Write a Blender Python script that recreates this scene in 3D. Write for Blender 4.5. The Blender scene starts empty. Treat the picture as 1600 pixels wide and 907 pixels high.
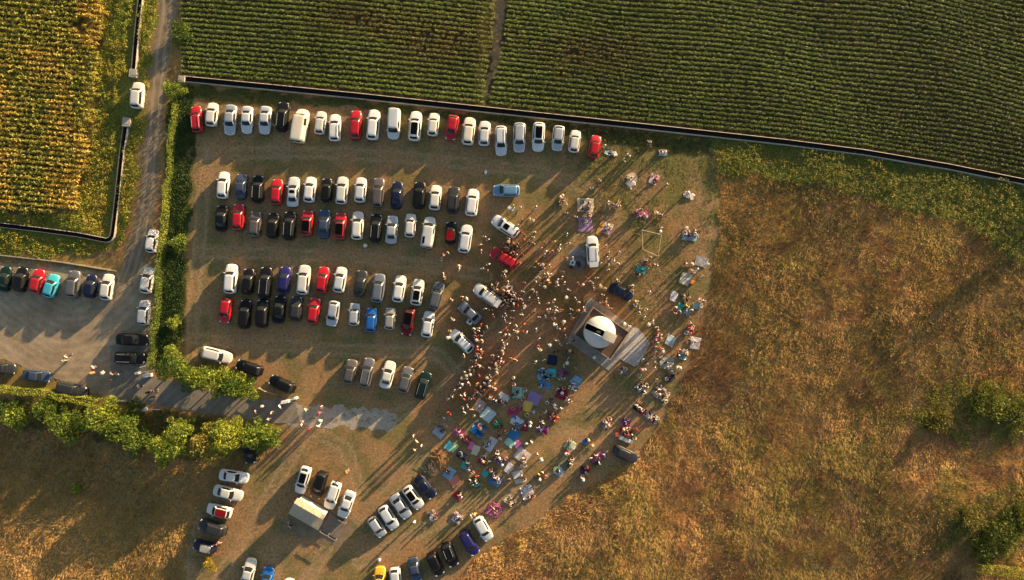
import bpy, bmesh, math, random
import numpy as np
from mathutils import Vector, Matrix

R = math.radians
random.seed(7)
rng = np.random.default_rng(11)
scene = bpy.context.scene
COL = scene.collection

# ------------------------------------------------------------------ camera, sky, sun, exposure
PX = 0.1                                   # metres per photograph pixel at ground level
CAM_H = 106.7
def wx(px): return (px - 800.0) * PX
def wy(py): return (453.5 - py) * PX
def at(px, py, z=0.0):
    """point of the place at height z that is seen at photograph pixel (px, py)"""
    k = 1.0 - z / CAM_H
    return wx(px) * k, wy(py) * k

cam_d = bpy.data.cameras.new("camera")
cam = bpy.data.objects.new("camera", cam_d); COL.objects.link(cam)
cam.location = (0, 0, CAM_H); cam.rotation_euler = (0, 0, 0)
cam_d.sensor_width = 36.0
cam_d.lens = 36.0 * CAM_H / 160.0
cam_d.clip_start = 0.5; cam_d.clip_end = 6000
scene.camera = cam

SUN_EL, SUN_AZ = 8.5, 46.0                # azimuth clockwise from +Y
world = bpy.data.worlds.new("World"); scene.world = world; world.use_nodes = True
wn = world.node_tree.nodes; wl = world.node_tree.links
sky = wn.new("ShaderNodeTexSky"); sky.sky_type = 'NISHITA'; sky.sun_disc = False
sky.sun_elevation = R(SUN_EL); sky.sun_rotation = R(SUN_AZ)
sky.dust_density = 1.5; sky.air_density = 1.0
bg = wn["Background"]; bg.inputs["Strength"].default_value = 0.076
wl.new(sky.outputs[0], bg.inputs["Color"])

sl = bpy.data.lights.new("sun", 'SUN'); sl.energy = 5.0; sl.angle = R(0.6); sl.color = (1.0, 0.72, 0.40)
sun = bpy.data.objects.new("sun", sl); COL.objects.link(sun)
ce, se = math.cos(R(SUN_EL)), math.sin(R(SUN_EL))
TO_SUN = Vector((math.sin(R(SUN_AZ)) * ce, math.cos(R(SUN_AZ)) * ce, se))
sun.rotation_euler = (-TO_SUN).to_track_quat('-Z', 'Y').to_euler()
sun.location = TO_SUN * 200

vs = scene.view_settings
vs.view_transform = 'Standard'; vs.look = 'None'; vs.gamma = 1.0; vs.use_curve_mapping = False
vs.exposure = 1.65

# ------------------------------------------------------------------ helpers
def tag(o, label=None, cat=None, group=None, kind=None):
    if label: o['label'] = label
    if cat: o['category'] = cat
    if group: o['group'] = group
    if kind: o['kind'] = kind
    return o

def empty(name, loc, rz=0.0, scale=(1, 1, 1)):
    o = bpy.data.objects.new(name, None); COL.objects.link(o)
    o.location = loc; o.rotation_euler = (0, 0, rz); o.scale = scale
    o.empty_display_size = 0.2
    return o

def link(name, me, parent=None, mat=None):
    o = bpy.data.objects.new(name, me); COL.objects.link(o)
    if parent: o.parent = parent
    if mat is not None:
        if len(me.materials) == 0: me.materials.append(None)
        o.material_slots[0].link = 'OBJECT'; o.material_slots[0].material = mat
    return o

def from_bm(bm, name, smooth=False):
    me = bpy.data.meshes.new(name)
    bmesh.ops.recalc_face_normals(bm, faces=bm.faces)
    if smooth:
        for f in bm.faces: f.smooth = True
    bm.to_mesh(me); bm.free()
    return me

def np_mesh(name, verts, faces_n, idx, col=None, mat=None, smooth=False):
    """verts (V,3); faces_n = corners per face; idx flat corner indices; col (V,3) linear"""
    me = bpy.data.meshes.new(name)
    nf = len(idx) // faces_n
    me.vertices.add(len(verts)); me.vertices.foreach_set("co", np.ascontiguousarray(verts, np.float32).ravel())
    me.loops.add(len(idx)); me.loops.foreach_set("vertex_index", np.ascontiguousarray(idx, np.int32).ravel())
    me.polygons.add(nf)
    me.polygons.foreach_set("loop_start", np.arange(0, nf * faces_n, faces_n, dtype=np.int32))
    me.polygons.foreach_set("loop_total", np.full(nf, faces_n, np.int32))
    if smooth: me.polygons.foreach_set("use_smooth", np.ones(nf, bool))
    me.update(calc_edges=True)
    if col is not None:
        a = me.attributes.new("Col", 'FLOAT_COLOR', 'POINT')
        c4 = np.ones((len(verts), 4), np.float32); c4[:, :3] = col
        a.data.foreach_set("color", c4.ravel())
    if mat: me.materials.append(mat)
    return me

def box(bm, cx, cy, cz, sx, sy, sz, rz=0.0, bevel=0.0):
    r = bmesh.ops.create_cube(bm, size=1.0)
    vs_ = r['verts']
    m = Matrix.Translation((cx, cy, cz)) @ Matrix.Rotation(rz, 4, 'Z') @ Matrix.Diagonal((sx, sy, sz, 1))
    bmesh.ops.transform(bm, matrix=m, verts=vs_)
    if bevel > 0:
        es = list({e for v in vs_ for e in v.link_edges})
        bmesh.ops.bevel(bm, geom=es, offset=bevel, segments=2, affect='EDGES', profile=0.5)

def tube(bm, p, q, r0, r1=None, n=8):
    p = Vector(p); q = Vector(q); r1 = r0 if r1 is None else r1
    d = q - p; L = d.length
    m = Matrix.Translation((p + q) / 2) @ d.to_track_quat('Z', 'Y').to_matrix().to_4x4()
    bmesh.ops.create_cone(bm, cap_ends=True, segments=n, radius1=r0, radius2=r1, depth=L, matrix=m)

def _h(ix, iy, s):
    n = (ix.astype(np.int64) * 374761393 + iy.astype(np.int64) * 668265263 + s * 1442695041) & 0x7fffffff
    n = ((n ^ (n >> 13)) * 1274126177) & 0x7fffffff
    return ((n ^ (n >> 16)) & 0xffff) / 65535.0
def vnoise(x, y, s=0):
    ix = np.floor(x); iy = np.floor(y); fx = x - ix; fy = y - iy
    fx = fx * fx * (3 - 2 * fx); fy = fy * fy * (3 - 2 * fy)
    a = _h(ix, iy, s); b = _h(ix + 1, iy, s); c = _h(ix, iy + 1, s); d = _h(ix + 1, iy + 1, s)
    return a + (b - a) * fx + (c - a) * fy + (a - b - c + d) * fx * fy
def fbm(x, y, s=0, o=4):
    v = 0; a = .5; t = 0
    for k in range(o):
        v = v + a * vnoise(x, y, s + k * 17); t += a; a *= .5; x = x * 2.03 + 5.1; y = y * 2.03 + 1.7
    return v / t
def inpoly(x, y, poly):
    r = np.zeros(x.shape, bool); n = len(poly); j = n - 1
    for i in range(n):
        xi, yi = poly[i]; xj, yj = poly[j]
        if yi != yj:
            r ^= ((yi > y) != (yj > y)) & (x < (xj - xi) * (y - yi) / (yj - yi) + xi)
        j = i
    return r

# ------------------------------------------------------------------ materials
def nmat(name):
    m = bpy.data.materials.new(name); m.use_nodes = True
    return m, m.node_tree.nodes, m.node_tree.links, m.node_tree.nodes["Principled BSDF"]
def mixc(n, l, f, a, b, mode='MIX'):
    x = n.new("ShaderNodeMix"); x.data_type = 'RGBA'; x.blend_type = mode
    for s, v in ((0, f), (6, a), (7, b)):
        if hasattr(v, 'is_output'): l.new(v, x.inputs[s])
        else: x.inputs[s].default_value = v if s == 0 else (*v, 1)[:4]
    return x.outputs[2]
def noise(n, l, scale, detail=4, rough=.6, vec=None, dist=0):
    t = n.new("ShaderNodeTexNoise"); t.inputs["Scale"].default_value = scale
    t.inputs["Detail"].default_value = detail; t.inputs["Roughness"].default_value = rough
    t.inputs["Distortion"].default_value = dist
    if vec is not None: l.new(vec, t.inputs["Vector"])
    return t.outputs["Fac"]
def ramp(n, l, fac, stops):
    r = n.new("ShaderNodeValToRGB"); l.new(fac, r.inputs[0])
    e = r.color_ramp.elements
    while len(e) < len(stops): e.new(.5)
    for k, (p, c) in enumerate(stops):
        e[k].position = p; e[k].color = (c, c, c, 1) if not hasattr(c, '__len__') else (*c, 1)
    return r.outputs[0]
def bump(n, l, h, strength, dist, bsdf):
    b = n.new("ShaderNodeBump"); b.inputs["Strength"].default_value = strength
    b.inputs["Distance"].default_value = dist; l.new(h, b.inputs["Height"]); l.new(b.outputs[0], bsdf.inputs["Normal"])
def objcoord(n): return n.new("ShaderNodeTexCoord").outputs["Object"]

def mat_leaf(name, trans=.3):
    m, n, l, b = nmat(name)
    a = n.new("ShaderNodeAttribute"); a.attribute_name = "Col"
    b.inputs["Roughness"].default_value = .6; b.inputs["Specular IOR Level"].default_value = .25
    l.new(a.outputs["Color"], b.inputs["Base Color"])
    t = n.new("ShaderNodeBsdfTranslucent"); l.new(a.outputs["Color"], t.inputs["Color"])
    mx = n.new("ShaderNodeMixShader"); mx.inputs[0].default_value = trans
    l.new(b.outputs[0], mx.inputs[1]); l.new(t.outputs[0], mx.inputs[2])
    l.new(mx.outputs[0], n["Material Output"].inputs["Surface"])
    return m
M_LEAF = mat_leaf("leaf"); M_GRASS = mat_leaf("grass_blade", .2)

def mat_ground():
    m, n, l, b = nmat("ground")
    a = n.new("ShaderNodeAttribute"); a.attribute_name = "Col"
    co = objcoord(n)
    f1 = noise(n, l, 2.6, 6, .72, co); f2 = noise(n, l, 9.0, 3, .7, co); f3 = noise(n, l, .35, 4, .6, co)
    c = mixc(n, l, 1.0, a.outputs["Color"], ramp(n, l, f1, [(.28, .45), (.5, 1.0), (.75, 1.55)]), 'MULTIPLY')
    c = mixc(n, l, 1.0, c, ramp(n, l, f2, [(.3, .62), (.5, 1.0), (.72, 1.4)]), 'MULTIPLY')
    c = mixc(n, l, 1.0, c, ramp(n, l, f3, [(.3, (.85, .95, .9)), (.5, (1, 1, 1)), (.7, (1.15, 1.02, .92))]), 'MULTIPLY')
    l.new(c, b.inputs["Base Color"]); b.inputs["Roughness"].default_value = .95
    b.inputs["Specular IOR Level"].default_value = .1
    bump(n, l, f2, .5, .05, b)
    return m
def mat_rough(name, c0, c1, sc=1.2, fine=12.0, rough=.9, bmp=.3, bd=.02, spec=.2):
    m, n, l, b = nmat(name); co = objcoord(n)
    f = noise(n, l, sc, 5, .65, co); g = noise(n, l, fine, 3, .7, co)
    c = mixc(n, l, ramp(n, l, f, [(.3, 0.0), (.7, 1.0)]), c0, c1)
    c = mixc(n, l, 1.0, c, ramp(n, l, g, [(.3, .65), (.5, 1.0), (.7, 1.35)]), 'MULTIPLY')
    l.new(c, b.inputs["Base Color"]); b.inputs["Roughness"].default_value = rough
    b.inputs["Specular IOR Level"].default_value = spec
    if bmp: bump(n, l, g, bmp, bd, b)
    return m
def mat_flat(name, c, rough=.6, metal=0.0, coat=0.0, var=.12, sc=3.0, spec=.5):
    m, n, l, b = nmat(name); co = objcoord(n)
    f = noise(n, l, sc, 4, .6, co)
    lo = tuple(x * (1 - var) for x in c); hi = tuple(min(1, x * (1 + var)) for x in c)
    l.new(mixc(n, l, f, lo, hi), b.inputs["Base Color"])
    b.inputs["Roughness"].default_value = rough; b.inputs["Metallic"].default_value = metal
    b.inputs["Coat Weight"].default_value = coat; b.inputs["Specular IOR Level"].default_value = spec
    return m
# ------------------------------------------------------------------ the lie of the land (photograph pixels)
CH_X = [285, 420, 560, 700, 850, 1000, 1100, 1230, 1350, 1480, 1600, 1750]
CH_Y = [123, 136, 150, 165, 181, 197, 208, 222.5, 238, 260, 284, 318]
def ch_y(x): return np.interp(x, CH_X, CH_Y)
LOT = [(292,150),(330,155),(620,170),(950,205),(1110,222),(1124,260),(1122,330),(1110,430),(1098,510),(1080,570),(1040,650),
       (985,720),(900,775),(800,835),(760,862),(700,920),(690,1100),(300,1100),(285,860),(330,760),(420,700),(460,640),(400,600),(300,545),(285,500),(290,300)]
STRIP = [(1105,205),(1360,240),(1600,288),(1800,330),(1800,450),(1600,410),(1500,350),(1380,318),(1250,285),(1125,268)]
VERGE = [(288,130),(700,172),(1110,212),(1112,246),(1000,236),(900,212),(700,186),(500,168),(296,156)]
BANK = [(272,138),(300,150),(299,300),(290,420),(284,540),(240,575),(246,420),(258,260)]
CORN = [(-250,-250),(172,-250),(168,20),(160,60),(155,130),(145,200),(136,260),(122,325),(60,336),(-250,306)]
WEED = [(172,-250),(250,-250),(246,20),(232,100),(224,200),(216,280),(204,350),(186,392),(90,402),(-250,380),(-250,310),(60,340),(122,330),(145,230),(160,90)]
LOWER = [(-250,622),(60,630),(200,660),(430,690),(425,700),(330,760),(285,860),(265,1000),(265,1200),(-250,1200)]
YARD = [(-250,396),(0,412),(60,414),(120,422),(182,428),(198,404),(222,410),(248,420),(246,470),(238,525),(233,588),(173,620),(112,604),(60,580),(0,562),(-250,540)]
ROAD = [(173,540),(236,545),(233,588),(300,604),(400,626),(458,622),(470,662),(420,662),(300,642),(230,631),(173,622)]
PATCH = [(440,634),(520,636),(600,640),(628,655),(610,674),(540,668),(470,668),(436,662)]
LANES = [[(300,240),(420,238),(560,240),(700,252),(850,270),(930,300)], [(310,395),(430,397),(560,402),(700,420),(760,432)], [(300,530),(420,540),(560,548),(680,552),(720,590)],
         [(455,640),(520,655),(620,650),(690,610),(740,560),(800,480),(880,400),(960,330)], [(460,650),(470,690),(440,740),(405,800),(370,860),(340,910)], [(470,660),(540,700),(560,760),(520,840),(480,910)],
         [(560,880),(640,840),(740,790),(840,760),(940,700),(1010,620)], [(300,560),(302,470),(312,380),(318,290),(330,235)], [(700,660),(640,740),(560,810)]]
TRACK_C = [(266,-260),(261,20),(252,80),(246,130),(241,200),(234,270),(229,320),(220,370),(208,412),(196,445)]

def resample(pts, step):
    P = np.array(pts, float); d = np.r_[0, np.cumsum(np.linalg.norm(np.diff(P, axis=0), axis=1))]
    t = np.linspace(0, d[-1], max(2, int(d[-1] / step) + 1))
    return np.stack([np.interp(t, d, P[:, 0]), np.interp(t, d, P[:, 1])], 1)
def crop_mask(x, y): return (x > 284) & (y < ch_y(x) - 6)

gx = np.concatenate([np.linspace(-2500, -140, 14)[:-1], np.linspace(-140, -95, 40)[:-1], np.arange(-95, 95.01, .36), np.linspace(95, 140, 40)[1:], np.linspace(140, 2500, 14)[1:]])
gy = np.concatenate([np.linspace(-2500, -100, 14)[:-1], np.linspace(-100, -58, 40)[:-1], np.arange(-58, 58.01, .36), np.linspace(58, 100, 40)[1:], np.linspace(100, 2500, 14)[1:]])
GX, GY = np.meshgrid(gx, gy)
def ground_z(X, Y):
    px = X / PX + 800; py = 453.5 - Y / PX
    flat = inpoly(px, py, LOT) | inpoly(px, py, YARD) | inpoly(px, py, ROAD) | ((px > 180) & (px < 300) & (py < 640))
    z = (fbm(X * .22, Y * .22, 3, 3) - .5) * .16 + (fbm(X * 1.1, Y * 1.1, 9, 2) - .5) * .10
    return np.where(flat, -.004, z - .03)
def mix3(c, d, w): return c * (1 - w[..., None]) + np.asarray(d) * w[..., None]
def ground_col(X, Y):
    jx = (fbm(X * .5, Y * .5, 21, 4) - .5) * 26; jy = (fbm(X * .5, Y * .5, 33, 4) - .5) * 26
    px0 = X / PX + 800; py0 = 453.5 - Y / PX
    px = px0 + jx; py = py0 + jy
    n1 = fbm(X * .09, Y * .09, 41, 4); n2 = fbm(X * .35, Y * .35, 55, 4)
    dry = np.array([.34, .195, .075])
    c = np.ones(X.shape + (3,)) * dry
    c = mix3(c, [.24, .17, .05], np.clip((n1 - .45) * 4, 0, 1)); c = mix3(c, [.30, .14, .06], np.clip((.45 - n1) * 4, 0, .8))
    c = mix3(c, [.17, .10, .05], np.clip((n2 - .58) * 5, 0, .7))
    lot = inpoly(px, py, LOT)
    lc = mix3(np.ones(X.shape + (3,)) * [.315, .19, .09], [.375, .23, .115], np.clip((n1 - .5) * 5, 0, 1))
    lc = mix3(lc, [.19, .155, .06], np.clip((n2 - .47) * 5, 0, .85))
    east = np.clip((px0 - 900) / 150, 0, 1) * np.clip((480 - py0) / 150, 0, 1)
    lc = mix3(lc, [.17, .15, .05], east * np.clip((n2 - .35) * 4, 0, .85))
    worn = inpoly(px, py, [(690,380),(860,370),(960,420),(900,560),(800,620),(700,650),(640,640),(700,520)])
    lc = np.where(worn[..., None], lc * np.array([.98, .90, .88]), lc)
    c = np.where(lot[..., None], lc, c)
    def put(poly, col, w=1.0):
        nonlocal c
        k = inpoly(px, py, poly); c = np.where(k[..., None], c * (1 - w) + np.asarray(col) * w, c)
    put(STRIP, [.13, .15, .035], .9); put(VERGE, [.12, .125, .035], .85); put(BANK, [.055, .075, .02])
    put(LOWER, [.27, .18, .07], .7); put(WEED, [.17, .17, .035], .95); put(CORN, [.15, .11, .035])
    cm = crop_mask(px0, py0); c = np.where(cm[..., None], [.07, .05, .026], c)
    pathx = np.interp(py0, [-200, 0, 60, 130, 165], [790, 784, 778, 764, 760])
    c = np.where((cm & (np.abs(px - pathx) < np.interp(py0, [-200, 0, 60, 150], [12, 9, 8, 4])))[..., None], [.30, .19, .10], c)
    tx = np.interp(py0, [p[1] for p in TRACK_C], [p[0] for p in TRACK_C])
    near = np.clip(1 - (np.abs(px - tx) - 12) / 9, 0, 1) * (py0 < 430)
    c = mix3(c, [.24, .17, .09], near)
    for poly in (YARD, PATCH[:0] or YARD, ROAD):
        k = inpoly(px0 + jx * .5, py0 + jy * .5, poly); c = np.where(k[..., None], [.26, .20, .13], c)
    # tyre-worn lanes: pairs of pale bare lines between the parking rows and out to the exits
    for pts in LANES:
        P = resample(pts, 6); d = np.full(X.shape, 1e9); bx = (px0 > P[:, 0].min() - 30) & (px0 < P[:, 0].max() + 30) & (py0 > P[:, 1].min() - 30) & (py0 < P[:, 1].max() + 30)
        ax, ay = px0[bx] + jx[bx] * .25, py0[bx] + jy[bx] * .25
        dd = np.min(np.hypot(ax[:, None] - P[None, :, 0], ay[:, None] - P[None, :, 1]), axis=1) if bx.any() else np.zeros(0)
        d[bx] = dd; w = np.clip(1 - np.abs(d - 7.5) / 3.6, 0, 1) * np.clip((n2 - .30) * 4, 0, 1) * .62 + np.clip(1 - d / 16, 0, 1) * .18
        c = mix3(c, [.42, .29, .17], w)
    return c
GZ = ground_z(GX, GY); GC = ground_col(GX, GY)
nx, ny = len(gx), len(gy)
ii = np.arange(ny - 1)[:, None] * nx + np.arange(nx - 1)[None, :]
quad = np.stack([ii, ii + 1, ii + nx + 1, ii + nx], -1).reshape(-1)
ground_me = np_mesh("ground", np.stack([GX, GY, GZ], -1).reshape(-1, 3), 4, quad, GC.reshape(-1, 3), mat_ground(), True)
tag(link("ground", ground_me), kind='structure')

def sheet(name, poly, z, mat, jag=3.0, step=4):
    P = resample(poly + [poly[0]], step)[:-1]
    P = P + np.stack([vnoise(P[:, 0] * .13, P[:, 1] * .13, 5) - .5, vnoise(P[:, 0] * .13 + 40, P[:, 1] * .13, 6) - .5], 1) * 2 * jag + np.stack([vnoise(P[:, 0] * .6, P[:, 1] * .6, 15) - .5, vnoise(P[:, 0] * .6 + 40, P[:, 1] * .6, 16) - .5], 1) * jag * .13
    bm = bmesh.new()
    f = bm.faces.new([bm.verts.new((wx(x), wy(y), z)) for x, y in P])
    bmesh.ops.triangulate(bm, faces=[f], ngon_method='EAR_CLIP')
    bm.normal_update()
    A = sum(f.calc_area() for f in bm.faces); X_, Y_ = wx(P[:, 0]), wy(P[:, 1]); S_ = abs(np.sum(X_ * np.roll(Y_, -1) - Y_ * np.roll(X_, -1))) / 2
    if abs(A - S_) > .5: print('SHEET OVERLAP', name, A, S_)
    if sum(f.normal.z for f in bm.faces) < 0: bmesh.ops.reverse_faces(bm, faces=bm.faces)
    me = bpy.data.meshes.new(name); bm.to_mesh(me); bm.free(); me.materials.append(mat)
    return tag(link(name, me), kind='structure')
M_GRAVEL = mat_rough("yard_gravel", (.25, .185, .115), (.43, .335, .225), .22, 7, .95, .4, .03)
M_ASPH = mat_rough("asphalt", (.19, .165, .132), (.27, .235, .185), .35, 10, .9, .25, .015)
M_DIRT = mat_rough("dirt", (.17, .125, .075), (.28, .21, .135), .7, 9, .95, .4, .03)
def streaks(m):
    """curving tyre sweeps and dusty patches in the gravel"""
    n, l = m.node_tree.nodes, m.node_tree.links; b = n["Principled BSDF"]; co = objcoord(n)
    w = n.new("ShaderNodeTexWave"); w.wave_type = 'RINGS'; w.rings_direction = 'Z'; w.inputs["Scale"].default_value = .28; w.inputs["Distortion"].default_value = 14; w.inputs["Detail"].default_value = 4; w.inputs["Detail Scale"].default_value = .25
    mp = n.new("ShaderNodeMapping"); mp.inputs["Location"].default_value = (68, -6, 0); l.new(co, mp.inputs["Vector"]); l.new(mp.outputs[0], w.inputs["Vector"])
    src = b.inputs["Base Color"].links[0].from_socket
    c = mixc(n, l, 1.0, src, ramp(n, l, w.outputs["Fac"], [(.2, .94), (.6, 1.0), (.9, 1.07)]), 'MULTIPLY')
    l.new(mixc(n, l, 1.0, c, ramp(n, l, noise(n, l, .6, 6, .75, co), [(.3, (.72, .70, .66)), (.55, (1, 1, 1)), (.75, (1.12, 1.1, 1.06))]), 'MULTIPLY'), b.inputs["Base Color"])
def patchy(m, sc, cut):
    """bare soil shows through between the stones"""
    n, l = m.node_tree.nodes, m.node_tree.links; out = n["Material Output"]; b = n["Principled BSDF"]
    f = noise(n, l, sc, 6, .7, objcoord(n)); k = ramp(n, l, f, [(cut, 0.0), (cut + .09, 1.0)])
    t = n.new("ShaderNodeBsdfTransparent"); mx = n.new("ShaderNodeMixShader"); l.new(k, mx.inputs[0]); l.new(t.outputs[0], mx.inputs[1]); l.new(b.outputs[0], mx.inputs[2]); l.new(mx.outputs[0], out.inputs["Surface"])
M_CHIP = mat_rough("stone_chippings", (.30, .25, .19), (.44, .385, .31), 1.2, 6, .9, .6, .04)
streaks(M_GRAVEL); sheet("gravel_yard", YARD, .004, M_GRAVEL, 4, 3)
streaks(M_ASPH); sheet("asphalt_road", ROAD, .012, M_ASPH, 1.2)
patchy(M_CHIP, 1.1, .36); sheet("gravel_patch", PATCH, .008, M_CHIP, 5, 2)
# the dirt track is one strip with two pale wheel ruts
def ribbon(name, cen, halfw, z, mat, jag=1.5):
    C = resample(cen, 4); T = np.gradient(C, axis=0); T /= np.linalg.norm(T, axis=1)[:, None]
    N = np.stack([-T[:, 1], T[:, 0]], 1)
    n = len(C); w = halfw + (vnoise(np.arange(n) * .3, np.zeros(n), 3) - .5) * 2 * jag; w2 = halfw + (vnoise(np.arange(n) * .3, np.zeros(n) + 9, 4) - .5) * 2 * jag
    A = C + N * w[:, None]; B = C - N * w2[:, None]
    V = np.empty((2 * n, 3)); V[0::2, 0] = wx(A[:, 0]); V[0::2, 1] = wy(A[:, 1]); V[1::2, 0] = wx(B[:, 0]); V[1::2, 1] = wy(B[:, 1]); V[:, 2] = z
    k = np.arange(n - 1) * 2
    return tag(link(name, np_mesh(name, V, 4, np.stack([k, k + 1, k + 3, k + 2], -1).ravel(), None, mat)), kind='structure')
ribbon("dirt_track", TRACK_C, 12, .006, M_DIRT, 2.5)
M_RUT = mat_rough("packed_dirt", (.26, .20, .13), (.34, .265, .18), .8, 9, .95, .3, .02)
for off in (-5.5, 5.5):
    ribbon("wheel_rut", [(x + off, y) for x, y in TRACK_C], 2.3, .011, M_RUT, 1.2)

# ------------------------------------------------------------------ raised irrigation channels
M_CONC = mat_rough("channel_concrete", (.30, .27, .23), (.44, .40, .34), 1.0, 6, .85, .25, .02)
M_WATER = mat_flat("dark_water", (.016, .011, .009), .55, var=.3, spec=.12)  # water, its near-black colour also carrying the trough's deep shade
M_INNER = mat_rough("shaded_concrete", (.035, .027, .022), (.06, .05, .04), 1.5, 6, .9, .2, .02)  # concrete with the trough's deep shade put into its colour
def channel(label, pts, boxes, inner=.74, wall=.075, top=.55):
    C = resample(pts, 6); cx, cy = at(C[:, 0], C[:, 1], top)
    C = np.stack([cx, cy], 1); T = np.gradient(C, axis=0); T /= np.linalg.norm(T, axis=1)[:, None]
    N = np.stack([-T[:, 1], T[:, 0]], 1); n = len(C)
    root = empty("irrigation_channel", (C[0][0], C[0][1], 0))
    tag(root, label, "channel", "raised concrete irrigation channels")
    o = C[0]
    hi = inner / 2; ho = hi + wall
    def sweep(prof, name, mat, par):
        m = len(prof); V = np.zeros((n, m, 3))
        for k, (d, z) in enumerate(prof):
            V[:, k, :2] = C + N * d - o; V[:, k, 2] = z
        a = np.arange(n - 1)[:, None] * m + np.arange(m - 1)[None]
        q = np.stack([a, a + 1, a + m + 1, a + m], -1).ravel()
        return link(name, np_mesh(name, V.reshape(-1, 3), 4, q, None, mat), par)
    sweep([(-ho, -.1), (-ho, top), (-hi, top)], "side_wall", M_CONC, root)
    sweep([(hi, top), (ho, top), (ho, -.1)], "side_wall", M_CONC, root)
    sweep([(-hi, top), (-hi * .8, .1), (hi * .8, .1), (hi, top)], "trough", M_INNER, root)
    sweep([(-hi * .86, .22), (hi * .86, .22)], "water", M_WATER, root)
    for (bx, by, sx, sy, rz) in boxes:
        x, y = at(bx, by, top + .1); bm = bmesh.new()
        box(bm, x - o[0], y - o[1], .34, sx, sy, .74, rz, .02)
        box(bm, x - o[0], y - o[1], .712, sx * .55, sy * .55, .03, rz)
        link("end_box", from_bm(bm, "end_box"), root, M_CONC)
    return root
channel("long raised concrete channel curving between the green crop rows and the car park", list(zip(CH_X, CH_Y)), [(283.5, 123.5, 1.0, .95, -.09)])
channel("straight raised concrete channel beside the dirt track at the top edge", [(224, -60), (218.5, 0), (213, 50), (207.5, 112)], [(207.5, 114.5, 1.15, 1.25, -.1)], .62)
arc = [(175 - 9 + 9 * math.cos(R(a)), 366 + 10 * math.sin(R(a))) for a in (0, 30, 60, 90)]
channel("bent raised concrete channel turning the lower corner of the corn field", [(197, 190), (190, 235), (187, 262), (181, 320), (175.5, 362)] + arc + [(120, 367), (60, 359), (0, 352), (-120, 338)], [(197, 191, 1.2, 1.4, -.12)], .6)
# low wall behind the yard
bm = bmesh.new(); P = resample([(-60, 392), (0, 399), (90, 409), (182, 424)], 20)
for k in range(len(P) - 1):
    a = Vector((wx(P[k][0]), wy(P[k][1]), 0)); b = Vector((wx(P[k+1][0]), wy(P[k+1][1]), 0)); d = b - a
    box(bm, (a.x + b.x) / 2, (a.y + b.y) / 2, .13, d.length - .004, .16, .34, math.atan2(d.y, d.x))
tag(link("low_wall", from_bm(bm, "low_wall"), None, M_CONC), "thin low concrete wall behind the row of cars in the gravel yard", "wall")
bm = bmesh.new(); P = resample([(168, 624), (206, 629)], 12)
for k in range(len(P) - 1):
    a = Vector((wx(P[k][0]), wy(P[k][1]), 0)); b = Vector((wx(P[k+1][0]), wy(P[k+1][1]), 0)); d = b - a
    box(bm, (a.x + b.x) / 2, (a.y + b.y) / 2, .06, d.length - .01, .15, .2, math.atan2(d.y, d.x))
tag(link("kerb", from_bm(bm, "kerb"), None, M_CONC), kind='structure')
# ------------------------------------------------------------------ vegetation
def leaf_geo(P, size, col, up=.5, aspect=.55, dirs=None):
    """one rhombus leaf per point; up = how strongly faces look at the sky"""
    n = len(P)
    nrm = rng.normal(size=(n, 3)); nrm /= np.linalg.norm(nrm, axis=1)[:, None]
    nrm[:, 2] = np.abs(nrm[:, 2]) + up; nrm /= np.linalg.norm(nrm, axis=1)[:, None]
    t = rng.normal(size=(n, 3)) if dirs is None else dirs + rng.normal(size=(n, 3)) * .3
    t -= nrm * (t * nrm).sum(1)[:, None]; t /= np.linalg.norm(t, axis=1)[:, None]
    b = np.cross(nrm, t); s = np.broadcast_to(size, (n,))[:, None]
    V = np.stack([P - t * s * .5, P + b * s * .5 * aspect - t * s * .05, P + t * s * .5 - nrm * s * .1, P - b * s * .5 * aspect - t * s * .05], 1)
    return V.reshape(-1, 3), np.repeat(col, 4, axis=0)
def blade_geo(P, h, w, lean, col):
    """tapered grass blades: root P, height h, half width w, lean (n,2) horizontal offset of the tip"""
    n = len(P); a = rng.uniform(0, 2 * math.pi, n)
    s = np.stack([np.cos(a), np.sin(a), np.zeros(n)], 1) * np.broadcast_to(w, (n,))[:, None]
    tip = P + np.c_[lean, np.broadcast_to(h, (n,))]
    V = np.stack([P - s, P + s, tip], 1).reshape(-1, 3)
    return V, np.repeat(col, 3, axis=0)
def veg_obj(name, V, C, corners, mat, parent=None):
    return link(name, np_mesh(name, V, corners, np.arange(len(V)), C, mat), parent)
def jitter_cols(base, n, var=.25, alt=None, altp=.3):
    c = np.tile(np.asarray(base, float), (n, 1))
    if alt is not None: k = rng.random(n) < altp; c[k] = alt
    return np.clip(c * (1 + rng.normal(size=(n, 1)) * var), .004, .9)
def pxy(px, py): return wx(px), wy(py)

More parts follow.
